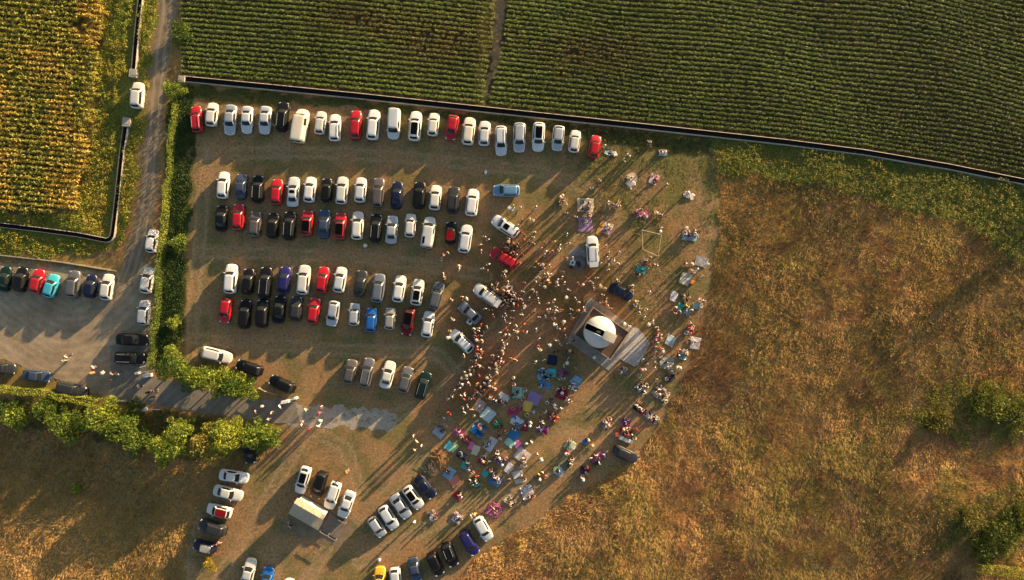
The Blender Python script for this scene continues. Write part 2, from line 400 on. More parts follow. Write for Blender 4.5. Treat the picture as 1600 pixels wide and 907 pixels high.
# --- green crop in rows above the long channel
def gold(X, Y):
    px = X / PX + 800; py = 453.5 - Y / PX; v = 0
    for gx_, gy_, ax, ay in ((690, 62, 95, 42), (930, 85, 80, 28), (560, 30, 60, 22)):
        v = v + np.exp(-((px - gx_) / ax) ** 2 - ((py - gy_) / ay) ** 2)
    return v * (.55 + .9 * fbm(X * .3, Y * .3, 71, 3))
def crops():
    P = []; S = []
    for k in range(70):
        x = np.arange(286, 1660, 2.3)
        y = ch_y(x) - 11 - k * 7.6 + (3.5 * np.sin(x * .006 + k * .07) + 3.2 * np.sin(x * .019 + k * .11) * (x > 800) * np.minimum(1, (x - 800) / 150)) * min(1, k / 8) + (np.maximum(x - 900, 0) / 700) ** 2 * 5 * min(1, k / 10)
        x = x + rng.normal(size=len(x)) * .5; y = y + rng.normal(size=len(x)) * .55
        path = np.interp(y, [-200, 0, 60, 130, 165], [790, 784, 778, 764, 760])
        pw = np.interp(y, [-200, 0, 60, 150], [12, 10, 9, 4.5])
        X = wx(x); Y = wy(y)
        gap = (gold(X, Y) > .75) & (rng.random(len(x)) < .3)
        ok = (y > -70) & (np.abs(x - path) > pw) & ~gap & (rng.random(len(x)) < .96)
        P.append(np.stack([X, Y], 1)[ok])
    P = np.concatenate(P); n = len(P); m = 17
    h = .58 + .22 * fbm(P[:, 0] * .15, P[:, 1] * .15, 4, 3) + rng.normal(size=n) * .05
    vig = gold(P[:, 0], P[:, 1])
    ang = rng.uniform(0, 2 * math.pi, (n, m)); rad = np.sqrt(rng.random((n, m))) * .27
    z = h[:, None] * (1 - (rad / .34) ** 2 * .7) * rng.uniform(.72, 1.0, (n, m)) - .03
    Q = np.stack([P[:, 0, None] + np.cos(ang) * rad, P[:, 1, None] + np.sin(ang) * rad * .85, z], -1).reshape(-1, 3)
    c = np.tile([.165, .215, .045], (n, 1)) * (1 - .28 * np.clip((P[:, 0] - 15) / 60, 0, 1))[:, None] * (1 + rng.normal(size=(n, 1)) * .16)
    c = c * (1 - np.clip(vig, 0, 1))[:, None] + np.array([.17, .15, .035]) * np.clip(vig, 0, 1)[:, None]
    vg = fbm(P[:, 0] * .06, P[:, 1] * .06, 101, 3); c = c * (.78 + .5 * np.clip((vg - .3) * 2.2, 0, 1))[:, None]
    C = np.clip(np.repeat(c, m, 0) * (1 + rng.normal(size=(n * m, 1)) * .2), .01, 1)
    V, C = leaf_geo(Q, rng.uniform(.13, .22, n * m), C, .9, .75)
    tag(veg_obj("crop_rows", V, C, 4, M_LEAF), "dense green crop plants growing in long rows above the channel", "crop", kind='stuff')
crops()
# --- yellowing corn
def corn():
    P = []
    for k in range(52):
        y0 = -36 + k * 8.1
        x = np.arange(-40, 178, 2.6); y = y0 + (x - 60) * .085 + rng.normal(size=len(x)) * .8
        x = x + rng.normal(size=len(x)) * .7
        ok = inpoly(x + (vnoise(y * .08, x * 0 + 3, 8) - .5) * 16, y, CORN) & (rng.random(len(x)) < .93)
        ok &= ~((np.hypot((x - 137) * .6, y - 42) < 11) & (rng.random(len(x)) < .8))
        P.append(np.stack([wx(x), wy(y)], 1)[ok])
    P = np.concatenate(P); n = len(P); m = 20
    h = 1.15 + rng.normal(size=n) * .12
    ang = rng.uniform(0, 2 * math.pi, (n, m)); rad = rng.uniform(.04, .42, (n, m))
    z = h[:, None] * rng.uniform(.45, 1.0, (n, m)) - .25 * rad
    Q = np.stack([P[:, 0, None] + np.cos(ang) * rad, P[:, 1, None] + np.sin(ang) * rad * .8, z], -1).reshape(-1, 3)
    D = np.stack([np.cos(ang), np.sin(ang), -.5 + 0 * ang], -1).reshape(-1, 3)
    pt = fbm(P[:, 0] * .2, P[:, 1] * .2, 61, 3)
    c = np.tile([.54, .39, .075], (n, 1)); w = np.clip((pt - .42) * 4, 0, 1)[:, None]
    c = c * (1 - w) + np.array([.36, .33, .06]) * w
    C = np.clip(np.repeat(c, m, 0) * (1 + rng.normal(size=(n * m, 1)) * .28), .01, 1)
    V, C = leaf_geo(Q, rng.uniform(.34, .58, n * m), C, .5, .28, D)
    tag(veg_obj("corn_rows", V, C, 4, M_LEAF), "yellowing corn standing in close rows left of the dirt track", "corn", kind='stuff')
corn()
# --- grass
def grass(name, label, poly_or_fn, box_px, dens, h, w, cols, lean=.6, swirl=True, patch=.0, hmap=True, seed=1):
    x0, y0, x1, y1 = box_px
    n = int((x1 - x0) * (y1 - y0) * PX * PX * dens)
    x = rng.uniform(x0, x1, n); y = rng.uniform(y0, y1, n)
    X, Y = wx(x), wy(y)
    jx = (fbm(X * .5, Y * .5, 21, 3) - .5) * 22; jy = (fbm(X * .5, Y * .5, 33, 3) - .5) * 22
    ok = poly_or_fn(x + jx, y + jy)
    if patch > 0: ok &= fbm(X * .28, Y * .28, seed + 70, 3) > patch + rng.normal(size=n) * .05
    X, Y = X[ok], Y[ok]; n = len(X)
    m = 3
    big = fbm(X * .16, Y * .16, seed, 4); mid = fbm(X * .8, Y * .8, seed + 5, 2)
    th = vnoise(X * .12, Y * .12, seed + 9) * 6.3 + vnoise(X * .5, Y * .5, seed + 12) * 2.2
    hh = h * (.45 + .75 * mid) * (.7 + .6 * big) if hmap else np.full(n, h)
    C0 = np.array(cols[0]); C1 = np.array(cols[1]); C2 = np.array(cols[2])
    wgt = np.clip((big - .38) * 4, 0, 1)[:, None]; c = C0 * (1 - wgt) + C1 * wgt
    w2 = np.clip((fbm(X * .45, Y * .45, seed + 31, 3) - .52) * 6, 0, 1)[:, None]; c = c * (1 - w2) + C2 * w2
    c = c * (.55 + .85 * np.clip((fbm(X * .075, Y * .075, seed + 51, 4) - .30) * 2.6, 0, 1))[:, None]
    X = np.repeat(X, m) + rng.normal(size=n * m) * .07; Y = np.repeat(Y, m) + rng.normal(size=n * m) * .07
    th = np.repeat(th, m) + rng.normal(size=n * m) * (.7 if swirl else 3); hh = np.repeat(hh, m) * rng.uniform(.7, 1.2, n * m)
    L = hh * lean * rng.uniform(.5, 1.5, n * m)
    z = ground_z(X, Y) - .01
    C = np.clip(np.repeat(c, m, 0) * (1 + rng.normal(size=(n * m, 1)) * .25), .01, 1)
    V, C = blade_geo(np.stack([X, Y, z], 1), hh, w * rng.uniform(.7, 1.4, n * m), np.stack([np.cos(th) * L, np.sin(th) * L], 1), C)
    return tag(veg_obj(name, V, C, 3, M_GRASS), label, "grass", kind='stuff')
def in_field(x, y):
    f = (y > ch_y(x) + 9) & ~inpoly(x, y, LOT) & (x > 690)
    return f & ~(inpoly(x, y, STRIP) & (rng.random(x.shape) < .75))
DRY = ([.54, .33, .125], [.44, .32, .09], [.33, .18, .075])
grass("dry_grass", "tall dry orange brown grass covering the open field right of the picnic", in_field, (690, 200, 1640, 940), 24, .40, .027, DRY, 1.0, seed=3)
grass("dry_grass", "dry grass mixed with green weeds in the lower left field", lambda x, y: inpoly(x, y, LOWER), (-30, 640, 430, 940), 16, .34, .035,
      ([.54, .32, .12], [.46, .28, .10], [.37, .24, .08]), 1.0, seed=8)
def in_lot(x, y): return inpoly(x, y, LOT) & ~inpoly(x, y, PATCH)
grass("lot_grass", "short trampled grass in patches on the car park ground", in_lot, (285, 150, 1130, 940), 26, .055, .022,
      ([.36, .22, .105], [.29, .20, .08], [.21, .175, .06]), 1.2, patch=.36, seed=15)
grass("lot_grass", "short greener grass on the picnic ground below the channel", lambda x, y: inpoly(x, y, LOT) & (x > 880) & (y < 520), (880, 205, 1130, 520), 22, .08, .028,
      ([.20, .17, .05], [.14, .14, .035], [.26, .18, .06]), 1.1, patch=.43, seed=19)
grass("verge_grass", "green verge grass between the long channel and the top row of cars", lambda x, y: inpoly(x, y, VERGE) & (y > ch_y(x) + 8), (285, 130, 1115, 250), 60, .16, .035,
      ([.12, .125, .035], [.09, .11, .03], [.17, .15, .05]), .9, seed=22)
def weeds(name, label, fn, box_px, dens, hr, size, cols, clump=10, seed=1):
    """knee-high leafy weeds growing in clumps"""
    x0, y0, x1, y1 = box_px; n = int((x1 - x0) * (y1 - y0) * PX * PX * dens)
    x = rng.uniform(x0, x1, n); y = rng.uniform(y0, y1, n); X, Y = wx(x), wy(y)
    jx = (fbm(X * .5, Y * .5, 21, 3) - .5) * 22; jy = (fbm(X * .5, Y * .5, 33, 3) - .5) * 22
    ok = fn(x + jx, y + jy); X, Y = X[ok], Y[ok]; n = len(X)
    b = fbm(X * .3, Y * .3, seed, 3); h = np.interp(b, [.3, .7], hr) * rng.uniform(.7, 1.25, n); r = .22 + .25 * rng.random(n)
    w = np.clip((fbm(X * .2, Y * .2, seed + 8, 3) - .35) * 3.5, 0, 1)[:, None]
    c = np.array(cols[0]) * (1 - w) + np.array(cols[1]) * w
    k = rng.random(n) < .25; c[k] = cols[2]
    m = clump; a = rng.uniform(0, 6.283, (n, m)); rad = np.sqrt(rng.random((n, m))) * r[:, None]
    z = h[:, None] * (1 - .5 * (rad / r[:, None]) ** 2) * rng.uniform(.45, 1, (n, m))
    Q = np.stack([X[:, None] + np.cos(a) * rad, Y[:, None] + np.sin(a) * rad, z], -1).reshape(-1, 3)
    C = np.clip(np.repeat(c, m, 0) * (1 + rng.normal(size=(n * m, 1)) * .25), .008, 1)
    V, C = leaf_geo(Q, size * rng.uniform(.7, 1.4, n * m), C, .5, .5)
    return tag(veg_obj(name, V, C, 4, M_LEAF), label, "weeds", kind='stuff')
YG = ([.23, .24, .04], [.15, .20, .03], [.32, .24, .05])
weeds("weed_strip", "yellow green weeds growing along the lower side of the long channel", lambda x, y: inpoly(x, y, STRIP) & (y > ch_y(x) + 9) & (rng.random(x.shape) < .85), (1100, 205, 1640, 440), 8.0, (.15, .7), .2, YG, 10, 3)
weeds("weed_strip", "overgrown yellow green weeds between the corn and the dirt track", lambda x, y: inpoly(x, y, WEED) & (np.hypot(np.minimum(0, y - 128), 0) >= 0) &
      ~((np.abs(x - 206) < 18) & (np.abs(y - 152) < 32)) & (np.abs(x - np.interp(y, [-60, 0, 112, 190, 235, 262, 320, 362], [224, 218.5, 207.5, 197, 190, 187, 181, 175])) > 7.5) & (np.abs(y - np.interp(x, [-120, 0, 60, 120, 170], [338, 352, 359, 367, 376])) > 7.5 * (x < 172)), (-30, -40, 262, 410), 9, (.2, .9), .2, ([.38, .34, .045], [.22, .28, .035], [.40, .28, .05]), 11, 5)
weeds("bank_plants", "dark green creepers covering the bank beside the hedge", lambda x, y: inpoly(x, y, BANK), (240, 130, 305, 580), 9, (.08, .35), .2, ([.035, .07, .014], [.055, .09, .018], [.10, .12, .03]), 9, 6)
weeds("crop_fringe", "green weeds along the upper side of the long channel", lambda x, y: (y > ch_y(x) - 13) & (y < ch_y(x) - 5) & (x > 288), (286, 100, 1640, 330), 6, (.1, .3), .18, ([.07, .10, .02], [.11, .13, .03], [.2, .15, .04]), 8, 7)
weeds("field_weeds", "patches of green weeds in the lower left field", lambda x, y: inpoly(x, y, LOWER) & (fbm(wx(x) * .18, wy(y) * .18, 91, 3) > .55), (-30, 640, 430, 940), 1.6, (.1, .35), .17, ([.32, .27, .05], [.24, .24, .04], [.40, .28, .06]), 8, 9)
weeds("field_weeds", "sparse olive weeds scattered through the dry field", lambda x, y: in_field(x, y) & (fbm(wx(x) * .12, wy(y) * .12, 97, 3) > .56), (900, 240, 1640, 940), 1.6, (.2, .55), .24, ([.22, .18, .045], [.16, .15, .035], [.33, .20, .06]), 8, 11)
weeds("verge_weeds", "leafy weeds among the picnic ground by the channel", lambda x, y: inpoly(x, y, LOT) & (x > 890) & (y < 360) & (fbm(wx(x) * .25, wy(y) * .25, 99, 3) > .46), (900, 205, 1130, 360), 3.0, (.06, .22), .15, ([.13, .18, .03], [.18, .20, .035], [.28, .22, .05]), 7, 13)

UNDER = [(-100,612),(60,624),(150,636),(228,640),(300,648),(420,668),(440,684),(400,700),(300,722),(240,700),(180,690),(90,672),(-100,655)]
weeds("undergrowth", "dark green undergrowth beneath the tree row along the road", lambda x, y: inpoly(x, y, UNDER), (-30, 600, 450, 730), 8, (.2, .7), .2, ([.06, .10, .018], [.09, .13, .022], [.14, .15, .03]), 10, 14)
weeds("scrub", "low green scrub spreading around the shrubs at the right edge", lambda x, y: (np.hypot((x - 1535) / 100, (y - 640) / 45) + (fbm(wx(x) * .3, wy(y) * .3, 88, 3) - .5) * 1.6 < .95) | (np.hypot((x - 1560) / 90, (y - 825) / 62) + (fbm(wx(x) * .3, wy(y) * .3, 89, 3) - .5) * 1.6 < .95),
      (1400, 560, 1640, 920), 9, (.12, .5), .17, ([.15, .19, .03], [.21, .23, .035], [.32, .26, .05]), 9, 15)
# --- trees, bushes and hedges
M_BARK = mat_rough("bark", (.10, .07, .045), (.18, .13, .09), 3, 18, .95, .5, .02)
def crown_geo(blobs, nleaf, size, c0, c1, var=.2):
    tot = sum(b[3] ** 2 for b in blobs); Ps = []; Cs = []
    for (x, y, z, r) in blobs:
        n = max(20, int(nleaf * r * r / tot))
        d = rng.normal(size=(n, 3)); d /= np.linalg.norm(d, axis=1)[:, None]
        rr = r * (1 - .45 * rng.random(n) ** 2) * (1 + .22 * (vnoise(d[:, 0] * 3 + x, d[:, 1] * 3 + d[:, 2] * 2 + y, 4) - .5) * 2)
        p = d * rr[:, None]; p[:, 2] *= .8
        p += np.array([x, y, z]); p[:, 2] = np.maximum(p[:, 2], .12)
        t = rng.random(); cc = np.array(c0) * (1 - t) + np.array(c1) * t
        Ps.append(p); Cs.append(np.clip(np.tile(cc, (n, 1)) * (1 + rng.normal(size=(n, 1)) * var), .006, 1))
    P = np.concatenate(Ps); C = np.concatenate(Cs)
    return leaf_geo(P, size * rng.uniform(.45, 1.0, len(P)) * (1 + 1.3 * (rng.random(len(P)) < .2)), C, .25, .55)
def tree(name, label, cat, px, py, r, h, c0, c1, nleaf, size=.28, nb=9, group=None, flat=.45, seed=0):
    rs = random.Random(seed * 31 + int(px)); x, y = at(px, py, h * .7)
    root = empty(name, (x, y, 0)); tag(root, label, cat, group)
    blobs = [(0, 0, h * .72, r * .62)]
    for k in range(nb):
        a = 6.283 * k / nb * 1.618 + rs.uniform(-.6, .6); d = r * rs.uniform(.3, .95)
        blobs.append((math.cos(a) * d, math.sin(a) * d, h * rs.uniform(flat, .95) * (1.05 - .35 * d / r), r * rs.uniform(.17, .40)))
    V, C = crown_geo(blobs, nleaf, size, c0, c1)
    veg_obj("crown", V, C, 4, M_LEAF, root)
    bm = bmesh.new(); tr = max(.05, h * .028)
    tube(bm, (0, 0, -.1), (.05, .03, h * .45), tr * 1.3, tr)
    tube(bm, (.05, .03, h * .45), (.1, 0, h * .78), tr, tr * .45)
    for k in range(min(6, nb)):
        b = blobs[k + 1]; tube(bm, (.05, .02, h * rs.uniform(.25, .5)), (b[0], b[1], b[2]), tr * .55, tr * .15, 6)
    link("trunk", from_bm(bm, "trunk", True), root, M_BARK)
    return root
GA = ([.075, .13, .018], [.21, .26, .03]); GB = ([.14, .20, .024], [.32, .34, .04]); GD = ([.06, .105, .018], [.14, .19, .027])
GS = ([.095, .12, .018], [.19, .20, .026])
TREES = [ # px, py, r, h, palette, label
 (17,652,2.1,2.4,GA,"small round bush at the far left end of the hedge trees"),
 (70,643,2.2,2.6,GA,"green bush between the leftmost bush and the tree row below the hedge"),
 (97,664,2.8,3.0,GA,"low spreading green tree at the left of the tree row"),
 (158,657,3.0,3.8,GB,"bright yellow green tree in the tree row below the hedge"),
 (186,674,2.7,3.6,GA,"mid green tree right of the bright yellow green tree"),
 (210,690,2.5,3.4,GD,"darker green tree hanging over the lower left field"),
 (262,704,2.9,4.6,GB,"olive tree with brown tips left of the broad tree"),
 (278,676,2.4,4.4,GB,"upper olive tree beside the road in the tree row"),
 (318,694,2.8,4.4,([.20,.19,.035],[.32,.26,.05]),"browning golden tree between the olive tree and the broad tree"),
 (355,684,3.2,4.6,GB,"broad yellow green tree at the right of the tree row"),
 (394,684,2.5,3.9,GA,"round green tree near the right end of the tree row"),
 (424,688,1.5,3.2,GA,"small tree at the right end of the tree row"),
 (212,638,1.6,2.2,GD,"dark small tree beside the white gate pole at the roadside"),
 (268,573,2.6,4.0,GA,"bushy green tree at the lower end of the tall hedge"),
 (306,592,2.4,3.2,GA,"leftmost bush of the clump above the asphalt road"),
 (333,598,2.3,3.6,GB,"tallest yellow green bush of the clump above the asphalt road"),
 (362,606,2.3,3.1,GA,"green bush in the clump above the road beside the white car"),
 (386,612,1.9,2.7,GA,"rightmost bush of the clump above the asphalt road"),
 (279,381,1.5,2.0,GA,"single round bush standing right of the tall hedge"),
 (270,142,1.7,2.4,GA,"bush at the top of the tall hedge below the channel end"),
 (280,52,1.9,1.8,GD,"leafy bush at the corner of the crop field beside the dirt track"),
 (268,506,1.2,1.6,GB,"small bush on the bank beside the two black cars"),
 (118,766,1.0,1.3,GB,"lone bright green bush in the lower left field"),
 (326,882,1.2,1.5,([.42,.28,.04],[.32,.26,.04]),"golden bush beside the navy car at the bottom"),
 (1545,632,3.4,.9,GS,"broad dark green shrub in the dry field at the right"),
 (1590,650,2.6,.9,GS,"green shrub at the right edge next to the broad shrub"),
 (1470,662,2.0,.8,([.12,.12,.022],[.19,.16,.03]),"low yellow green shrub left of the broad dark shrub"),
 (1565,832,3.2,1.0,GS,"large green shrub near the lower right corner"),
 (1515,815,2.2,.9,([.14,.13,.025],[.20,.17,.03]),"pale low shrub left of the large corner shrub"),
 (1602,810,2.6,1.1,GS,"dark shrub on the right edge above the corner hedge"),
 (1540,860,2.4,.9,GS,"dark low shrub between the corner shrub and corner hedge"),
]
for k, (px, py, r, h, pal, lab) in enumerate(TREES):
    kind = "tree" if h > 2.9 else "shrub"
    nl = int(620 * r * r + 250)
    tree("tree" if kind == "tree" else "bush", lab, kind, px, py, r * (1.03 if px < 450 else 1), h, pal[0], pal[1], nl, .24 if h > 2.9 else .2, 16 if r > 1.4 else 8,
         "trees and bushes around the fields", .45 if h > 2 else .3, seed=k)
tree("tree", "tall tree beyond the right edge of the field", "tree", 1735, 268, 2.4, 6.5, GD[0], GD[1], 1100, .3, 9, seed=77)

def hedge(label, pts, w, h, c0, c1, dens=95, size=.17):
    C = resample(pts, 4); x, y = at(C[:, 0], C[:, 1], h * .8); o = (float(x[0]), float(y[0]))
    root = empty("hedge", (o[0], o[1], 0)); tag(root, label, "hedge", "clipped hedges along the lanes")
    L = np.r_[0, np.cumsum(np.hypot(np.diff(x), np.diff(y)))]; n = int(L[-1] * dens * (w + h))
    t = rng.uniform(0, L[-1], n); X = np.interp(t, L, x); Y = np.interp(t, L, y)
    tx = np.interp(t + .3, L, x) - np.interp(t - .3, L, x); ty = np.interp(t + .3, L, y) - np.interp(t - .3, L, y); q = np.hypot(tx, ty); tx /= q; ty /= q
    hw = w / 2 * (.55 + .95 * fbm(t * .8, t * 0, 3, 3)); hh = h * (.6 + .75 * fbm(t * .6, t * 0 + 7, 5, 3))
    u = rng.uniform(-1, 1, n); top = rng.random(n) < w / (w + 2 * h) * 1.6
    side = np.where(top, u, np.sign(u) * (1 - .25 * rng.random(n) ** 2)); z = np.where(top, hh * (1 - .15 * u * u - .1 * rng.random(n)), hh * rng.uniform(.05, .95, n))
    P = np.stack([X - ty * side * hw - o[0], Y + tx * side * hw - o[1], z], 1)
    w_ = vnoise(t * .6, t * 0 + 2, 8)[:, None]; c = np.array(c0) * (1 - w_) + np.array(c1) * w_
    V, Cc = leaf_geo(P, size * rng.uniform(.6, 1.5, n), np.clip(c * (1 + rng.normal(size=(n, 1)) * .2), .006, 1), .3, .55)
    veg_obj("foliage", V, Cc, 4, M_LEAF, root)
    bm = bmesh.new()
    for k in range(0, len(C) - 1, 2): tube(bm, (x[k] - o[0], y[k] - o[1], -.05), (x[k] - o[0] + .05, y[k] - o[1], h * .8), .04, .015, 5)
    link("stem", from_bm(bm, "stem"), root, M_BARK)
hedge("tall narrow hedge between the dirt track and the car park", [(270,160),(268,190),(264,230),(260,270),(257,310),(253,350),(249,390),(245,430),(243,470),(238,520),(234,560),(232,578)], .46, 2.1, (.10, .15, .02), (.24, .27, .034))
hedge("low hedge along the bottom of the gravel yard", [(-40,604),(0,609),(60,615),(110,624),(150,631)], 1.1, 2.4, (.14, .19, .024), (.27, .29, .035))
hedge("clipped hedge in the lower right corner", [(1530,890),(1570,895),(1640,904)], 1.6, 1.7, (.26, .28, .035), (.36, .34, .04))
# ------------------------------------------------------------------ cars
def paint(name, c, metal=0.0, rough=.28):
    m, n, l, b = nmat("paint_" + name); co = objcoord(n)
    f = noise(n, l, 1.3, 4, .6, co)
    l.new(mixc(n, l, f, tuple(x * .88 for x in c), tuple(min(1, x * 1.06) for x in c)), b.inputs["Base Color"])
    l.new(ramp(n, l, f, [(.3, rough), (.7, rough + .14)]), b.inputs["Roughness"])
    b.inputs["Metallic"].default_value = metal; b.inputs["Coat Weight"].default_value = .4 if sum(c) > .3 else .12; b.inputs["Coat Roughness"].default_value = .12
    b.inputs["Specular IOR Level"].default_value = .4 if sum(c) > .3 else .2
    return m
PAINT = {k: paint(k.replace(' ', '_'), *v) for k, v in {
 'white': ((.66, .655, .64),), 'cream': ((.66, .60, .49),), 'silver': ((.46, .48, .50), .35), 'pale grey': ((.55, .56, .56), .1), 'grey': ((.13, .13, .135), .3),
 'brown grey': ((.12, .105, .10), .3), 'dark grey': ((.045, .047, .05), .3), 'black': ((.008, .008, .009),), 'navy': ((.012, .018, .05), .2), 'slate blue': ((.06, .085, .14), .3),
 'blue': ((.015, .12, .42), .1), 'light blue': ((.14, .27, .42), .2), 'cyan': ((.05, .38, .50),), 'purple': ((.025, .025, .13), .2), 'red': ((.42, .008, .014),), 'maroon': ((.16, .01, .012),),
 'dark green': ((.008, .024, .02), .2), 'beige': ((.36, .34, .30), .3), 'yellow': ((.75, .38, .02),), 'grey blue': ((.16, .18, .22), .3)}.items()}
WHITES = [PAINT['white'], paint('warm_white', (.63, .60, .55)), paint('cool_white', (.58, .60, .61), .1), paint('dusty_white', (.56, .545, .51))]
M_GLASS = mat_flat("car_glass", (.016, .019, .021), .05, var=.2)
M_GLASS.node_tree.nodes["Principled BSDF"].inputs["Specular IOR Level"].default_value = .22
M_TYRE = mat_flat("tyre", (.012, .012, .012), .85); M_RIM = mat_flat("rim", (.35, .35, .36), .35, .8)
M_LAMP = mat_flat("headlight", (.75, .76, .78), .12, coat=.5); M_TAIL = mat_flat("tail_light", (.35, .01, .01), .2, coat=.5)
M_TRIM = mat_flat("black_trim", (.014, .014, .015), .5); M_CHROME = mat_flat("silver_rail", (.55, .55, .55), .3, .6); M_DARKROOF = mat_flat("black_roof", (.008, .008, .010), .2, spec=.25)

TYPES = { # L, W, H, belt, nose z, cowl z, tail z, A, B, C, D
 'hatchback': (4.0, 1.77, 1.47, .95, .66, .92, .93, .25, .395, .85, .965),
 'saloon':    (4.6, 1.80, 1.42, .93, .64, .90, .95, .27, .41, .70, .84),
 'estate':    (4.55, 1.80, 1.47, .94, .66, .92, .94, .25, .39, .89, .97),
 'suv':       (4.45, 1.86, 1.66, 1.06, .80, 1.02, 1.05, .245, .37, .89, .965),
 'mini car':  (3.6, 1.66, 1.46, .94, .68, .92, .92, .25, .37, .86, .97),
 'van':       (4.7, 1.90, 1.86, 1.10, .78, 1.06, 1.10, .19, .31, .955, .988),
 'camper van':(5.3, 2.10, 2.45, 1.25, .85, 1.18, 1.25, .15, .245, .975, .992)}
CARM = {}
def car_meshes(tp):
    if tp in CARM: return CARM[tp]
    L, W, H, belt, zn, zc, zt, A, B, C, D = TYPES[tp]; hw = W / 2
    Y = lambda f: L / 2 - f * L
    # lower body
    fr = [0, .012, .05, .12, A * .8, A + .05, .45, .6, .75, .86, .94, .985, 1.0]
    wf = [.60, .74, .87, .955, .985, 1, 1, 1, 1, .99, .955, .87, .74]
    def top(f):
        return float(np.interp(f, [0, .012, .05, A, A + .06, D - .05, D, .985, 1], [zn - .14, zn - .03, zn + .05, zc, belt, belt, zt, zt - .05, zt - .16]))
    bm = bmesh.new(); rings = []
    for f, w in zip(fr, wf):
        zt_ = top(f); w = w * hw; y = Y(f)
        half = [(0, zt_ + .025), (.45 * w, zt_ + .018), (.74 * w, zt_), (.90 * w, zt_ - .035), (.985 * w, zt_ - .13), (w, min(.60, zt_ - .2)), (.985 * w, .36), (.90 * w, .22), (0, .2)]
        pr = half + [(-x, z) for x, z in reversed(half[1:-1])]
        ce_ = max(0, 1 - f / .22) * .26 - max(0, 1 - (1 - f) / .14) * .16
        rings.append([bm.verts.new((x, y - ce_ * (x / hw) ** 2, z)) for x, z in pr])
    for a, b in zip(rings, rings[1:]):
        for k in range(len(a)): bm.faces.new((a[k], a[(k + 1) % len(a)], b[(k + 1) % len(a)], b[k]))
    bm.faces.new(rings[0]); bm.faces.new(list(reversed(rings[-1])))
    # cabin
    boxy = tp in ('van', 'camper van')
    rw = .80 if boxy else .69; bwF, bwM, bwR = (.86, .95, .90) if boxy else (.82, .93, .80)
    zb, zr = belt - .03, H - .035
    def side(s, t, v):
        if s in 'FB':
            kb = bwF if s == 'F' else bwR; kr = rw * (.93 if s == 'F' else .94)
            sg = 1 if s == 'F' else -1; yb = Y(A) if s == 'F' else Y(D); yr = Y(B) if s == 'F' else Y(C)
            b = Vector((t * kb * hw, yb - sg * .16 * t * t, zb)); r = Vector((t * kr * hw, yr - sg * .10 * t * t, zr))
        else:
            sg = 1 if s == 'R' else -1
            def at_(y0, y1, w0, wm, w1, z, c0, c1):
                yy = (y0 - c0) + ((y1 + c1) - (y0 - c0)) * t; ww = w0 * (1 - t) * (1 - t) + wm * 2 * t * (1 - t) * 1.0 + w1 * t * t
                return Vector((sg * ww * hw, yy, z))
            b = at_(Y(A), Y(D), bwF, bwM * 1.06, bwR, zb, .16, .16); r = at_(Y(B), Y(C), rw * .93, rw * 1.08, rw * .94, zr, .10, .10)
        p = b.lerp(r, v); k = .035 * 4 * v * (1 - v)
        cx = Vector((p.x, p.y - (Y(A) + Y(D)) / 2, 0)); 
        if cx.length > 0: p += (Vector((math.copysign(1, p.x), 0, 0)) if s in 'LR' else Vector((0, 1 if s == 'F' else -1, 0))) * k
        return p
    ring_t = [('F', t) for t in np.linspace(-1, 1, 7)[:-1]] + [('R', t) for t in np.linspace(0, 1, 9)[:-1]] + [('B', t) for t in np.linspace(1, -1, 7)[:-1]] + [('L', t) for t in np.linspace(1, 0, 9)[:-1]]
    prev = None
    for v in (0, .35, .7, 1.0):
        cur = [bm.verts.new(side(s, t, v)) for s, t in ring_t]
        if prev:
            for k in range(len(cur)): bm.faces.new((prev[k], prev[(k + 1) % len(cur)], cur[(k + 1) % len(cur)], cur[k]))
        prev = cur
    ctr = Vector((0, (Y(B) + Y(C)) / 2, 0))
    for sc, z in ((.95, H - .012), (.75, H), (.4, H + .01)):
        cur = []
        for s, t in ring_t:
            p = side(s, t, 1.0); q = ctr + Vector(((p.x) * sc, (p.y - ctr.y) * (1 - (1 - sc) * .6), 0)); q.z = z
            cur.append(bm.verts.new(q))
        for k in range(len(cur)): bm.faces.new((prev[k], prev[(k + 1) % len(cur)], cur[(k + 1) % len(cur)], cur[k]))
        prev = cur
    bm.faces.new(prev)
    M = {'body': from_bm(bm, 'car_body', True)}
    M['body'].materials.append(None)
    nrm = {'F': Vector((0, .75, .65)), 'B': Vector((0, -.8, .5)), 'R': Vector((1, 0, .35)), 'L': Vector((-1, 0, .35))}
    def glass(s, t0, t1, v0, v1, nt=7, nv=4):
        b = bmesh.new(); g = [[b.verts.new(side(s, t, v) + nrm[s] * .016) for t in np.linspace(t0, t1, nt)] for v in np.linspace(v0, v1, nv)]
        for i in range(nv - 1):
            for j in range(nt - 1): b.faces.new((g[i][j], g[i][j + 1], g[i + 1][j + 1], g[i + 1][j]))
        b.normal_update()
        if sum((f.normal.dot(nrm[s]) for f in b.faces)) < 0: bmesh.ops.reverse_faces(b, faces=b.faces)
        for f in b.faces: f.smooth = True
        me = bpy.data.meshes.new('glass'); b.to_mesh(me); b.free(); me.materials.append(None); return me
    M['windshield'] = glass('F', -.90, .90, .10, .95)
    M['rear_window'] = glass('B', -.82, .82, .25 if tp != 'saloon' else .08, .92)
    M['side_R'] = glass('R', .10, .90 if tp not in ('van', 'camper van') else .38, .16, .88); M['side_L'] = glass('L', .10, .90 if tp not in ('van', 'camper van') else .38, .16, .88)
    # wheel: tyre with a rim disc
    b = bmesh.new()
    mrot = Matrix.Rotation(math.pi / 2, 4, 'Y')
    bmesh.ops.create_cone(b, cap_ends=True, segments=20, radius1=.32, radius2=.32, depth=.22, matrix=mrot)
    es = [e for e in b.edges if e.is_manifold and abs(e.calc_face_angle(0)) > 1]; bmesh.ops.bevel(b, geom=es, offset=.03, segments=2, affect='EDGES')
    for f in b.faces: f.material_index = 0
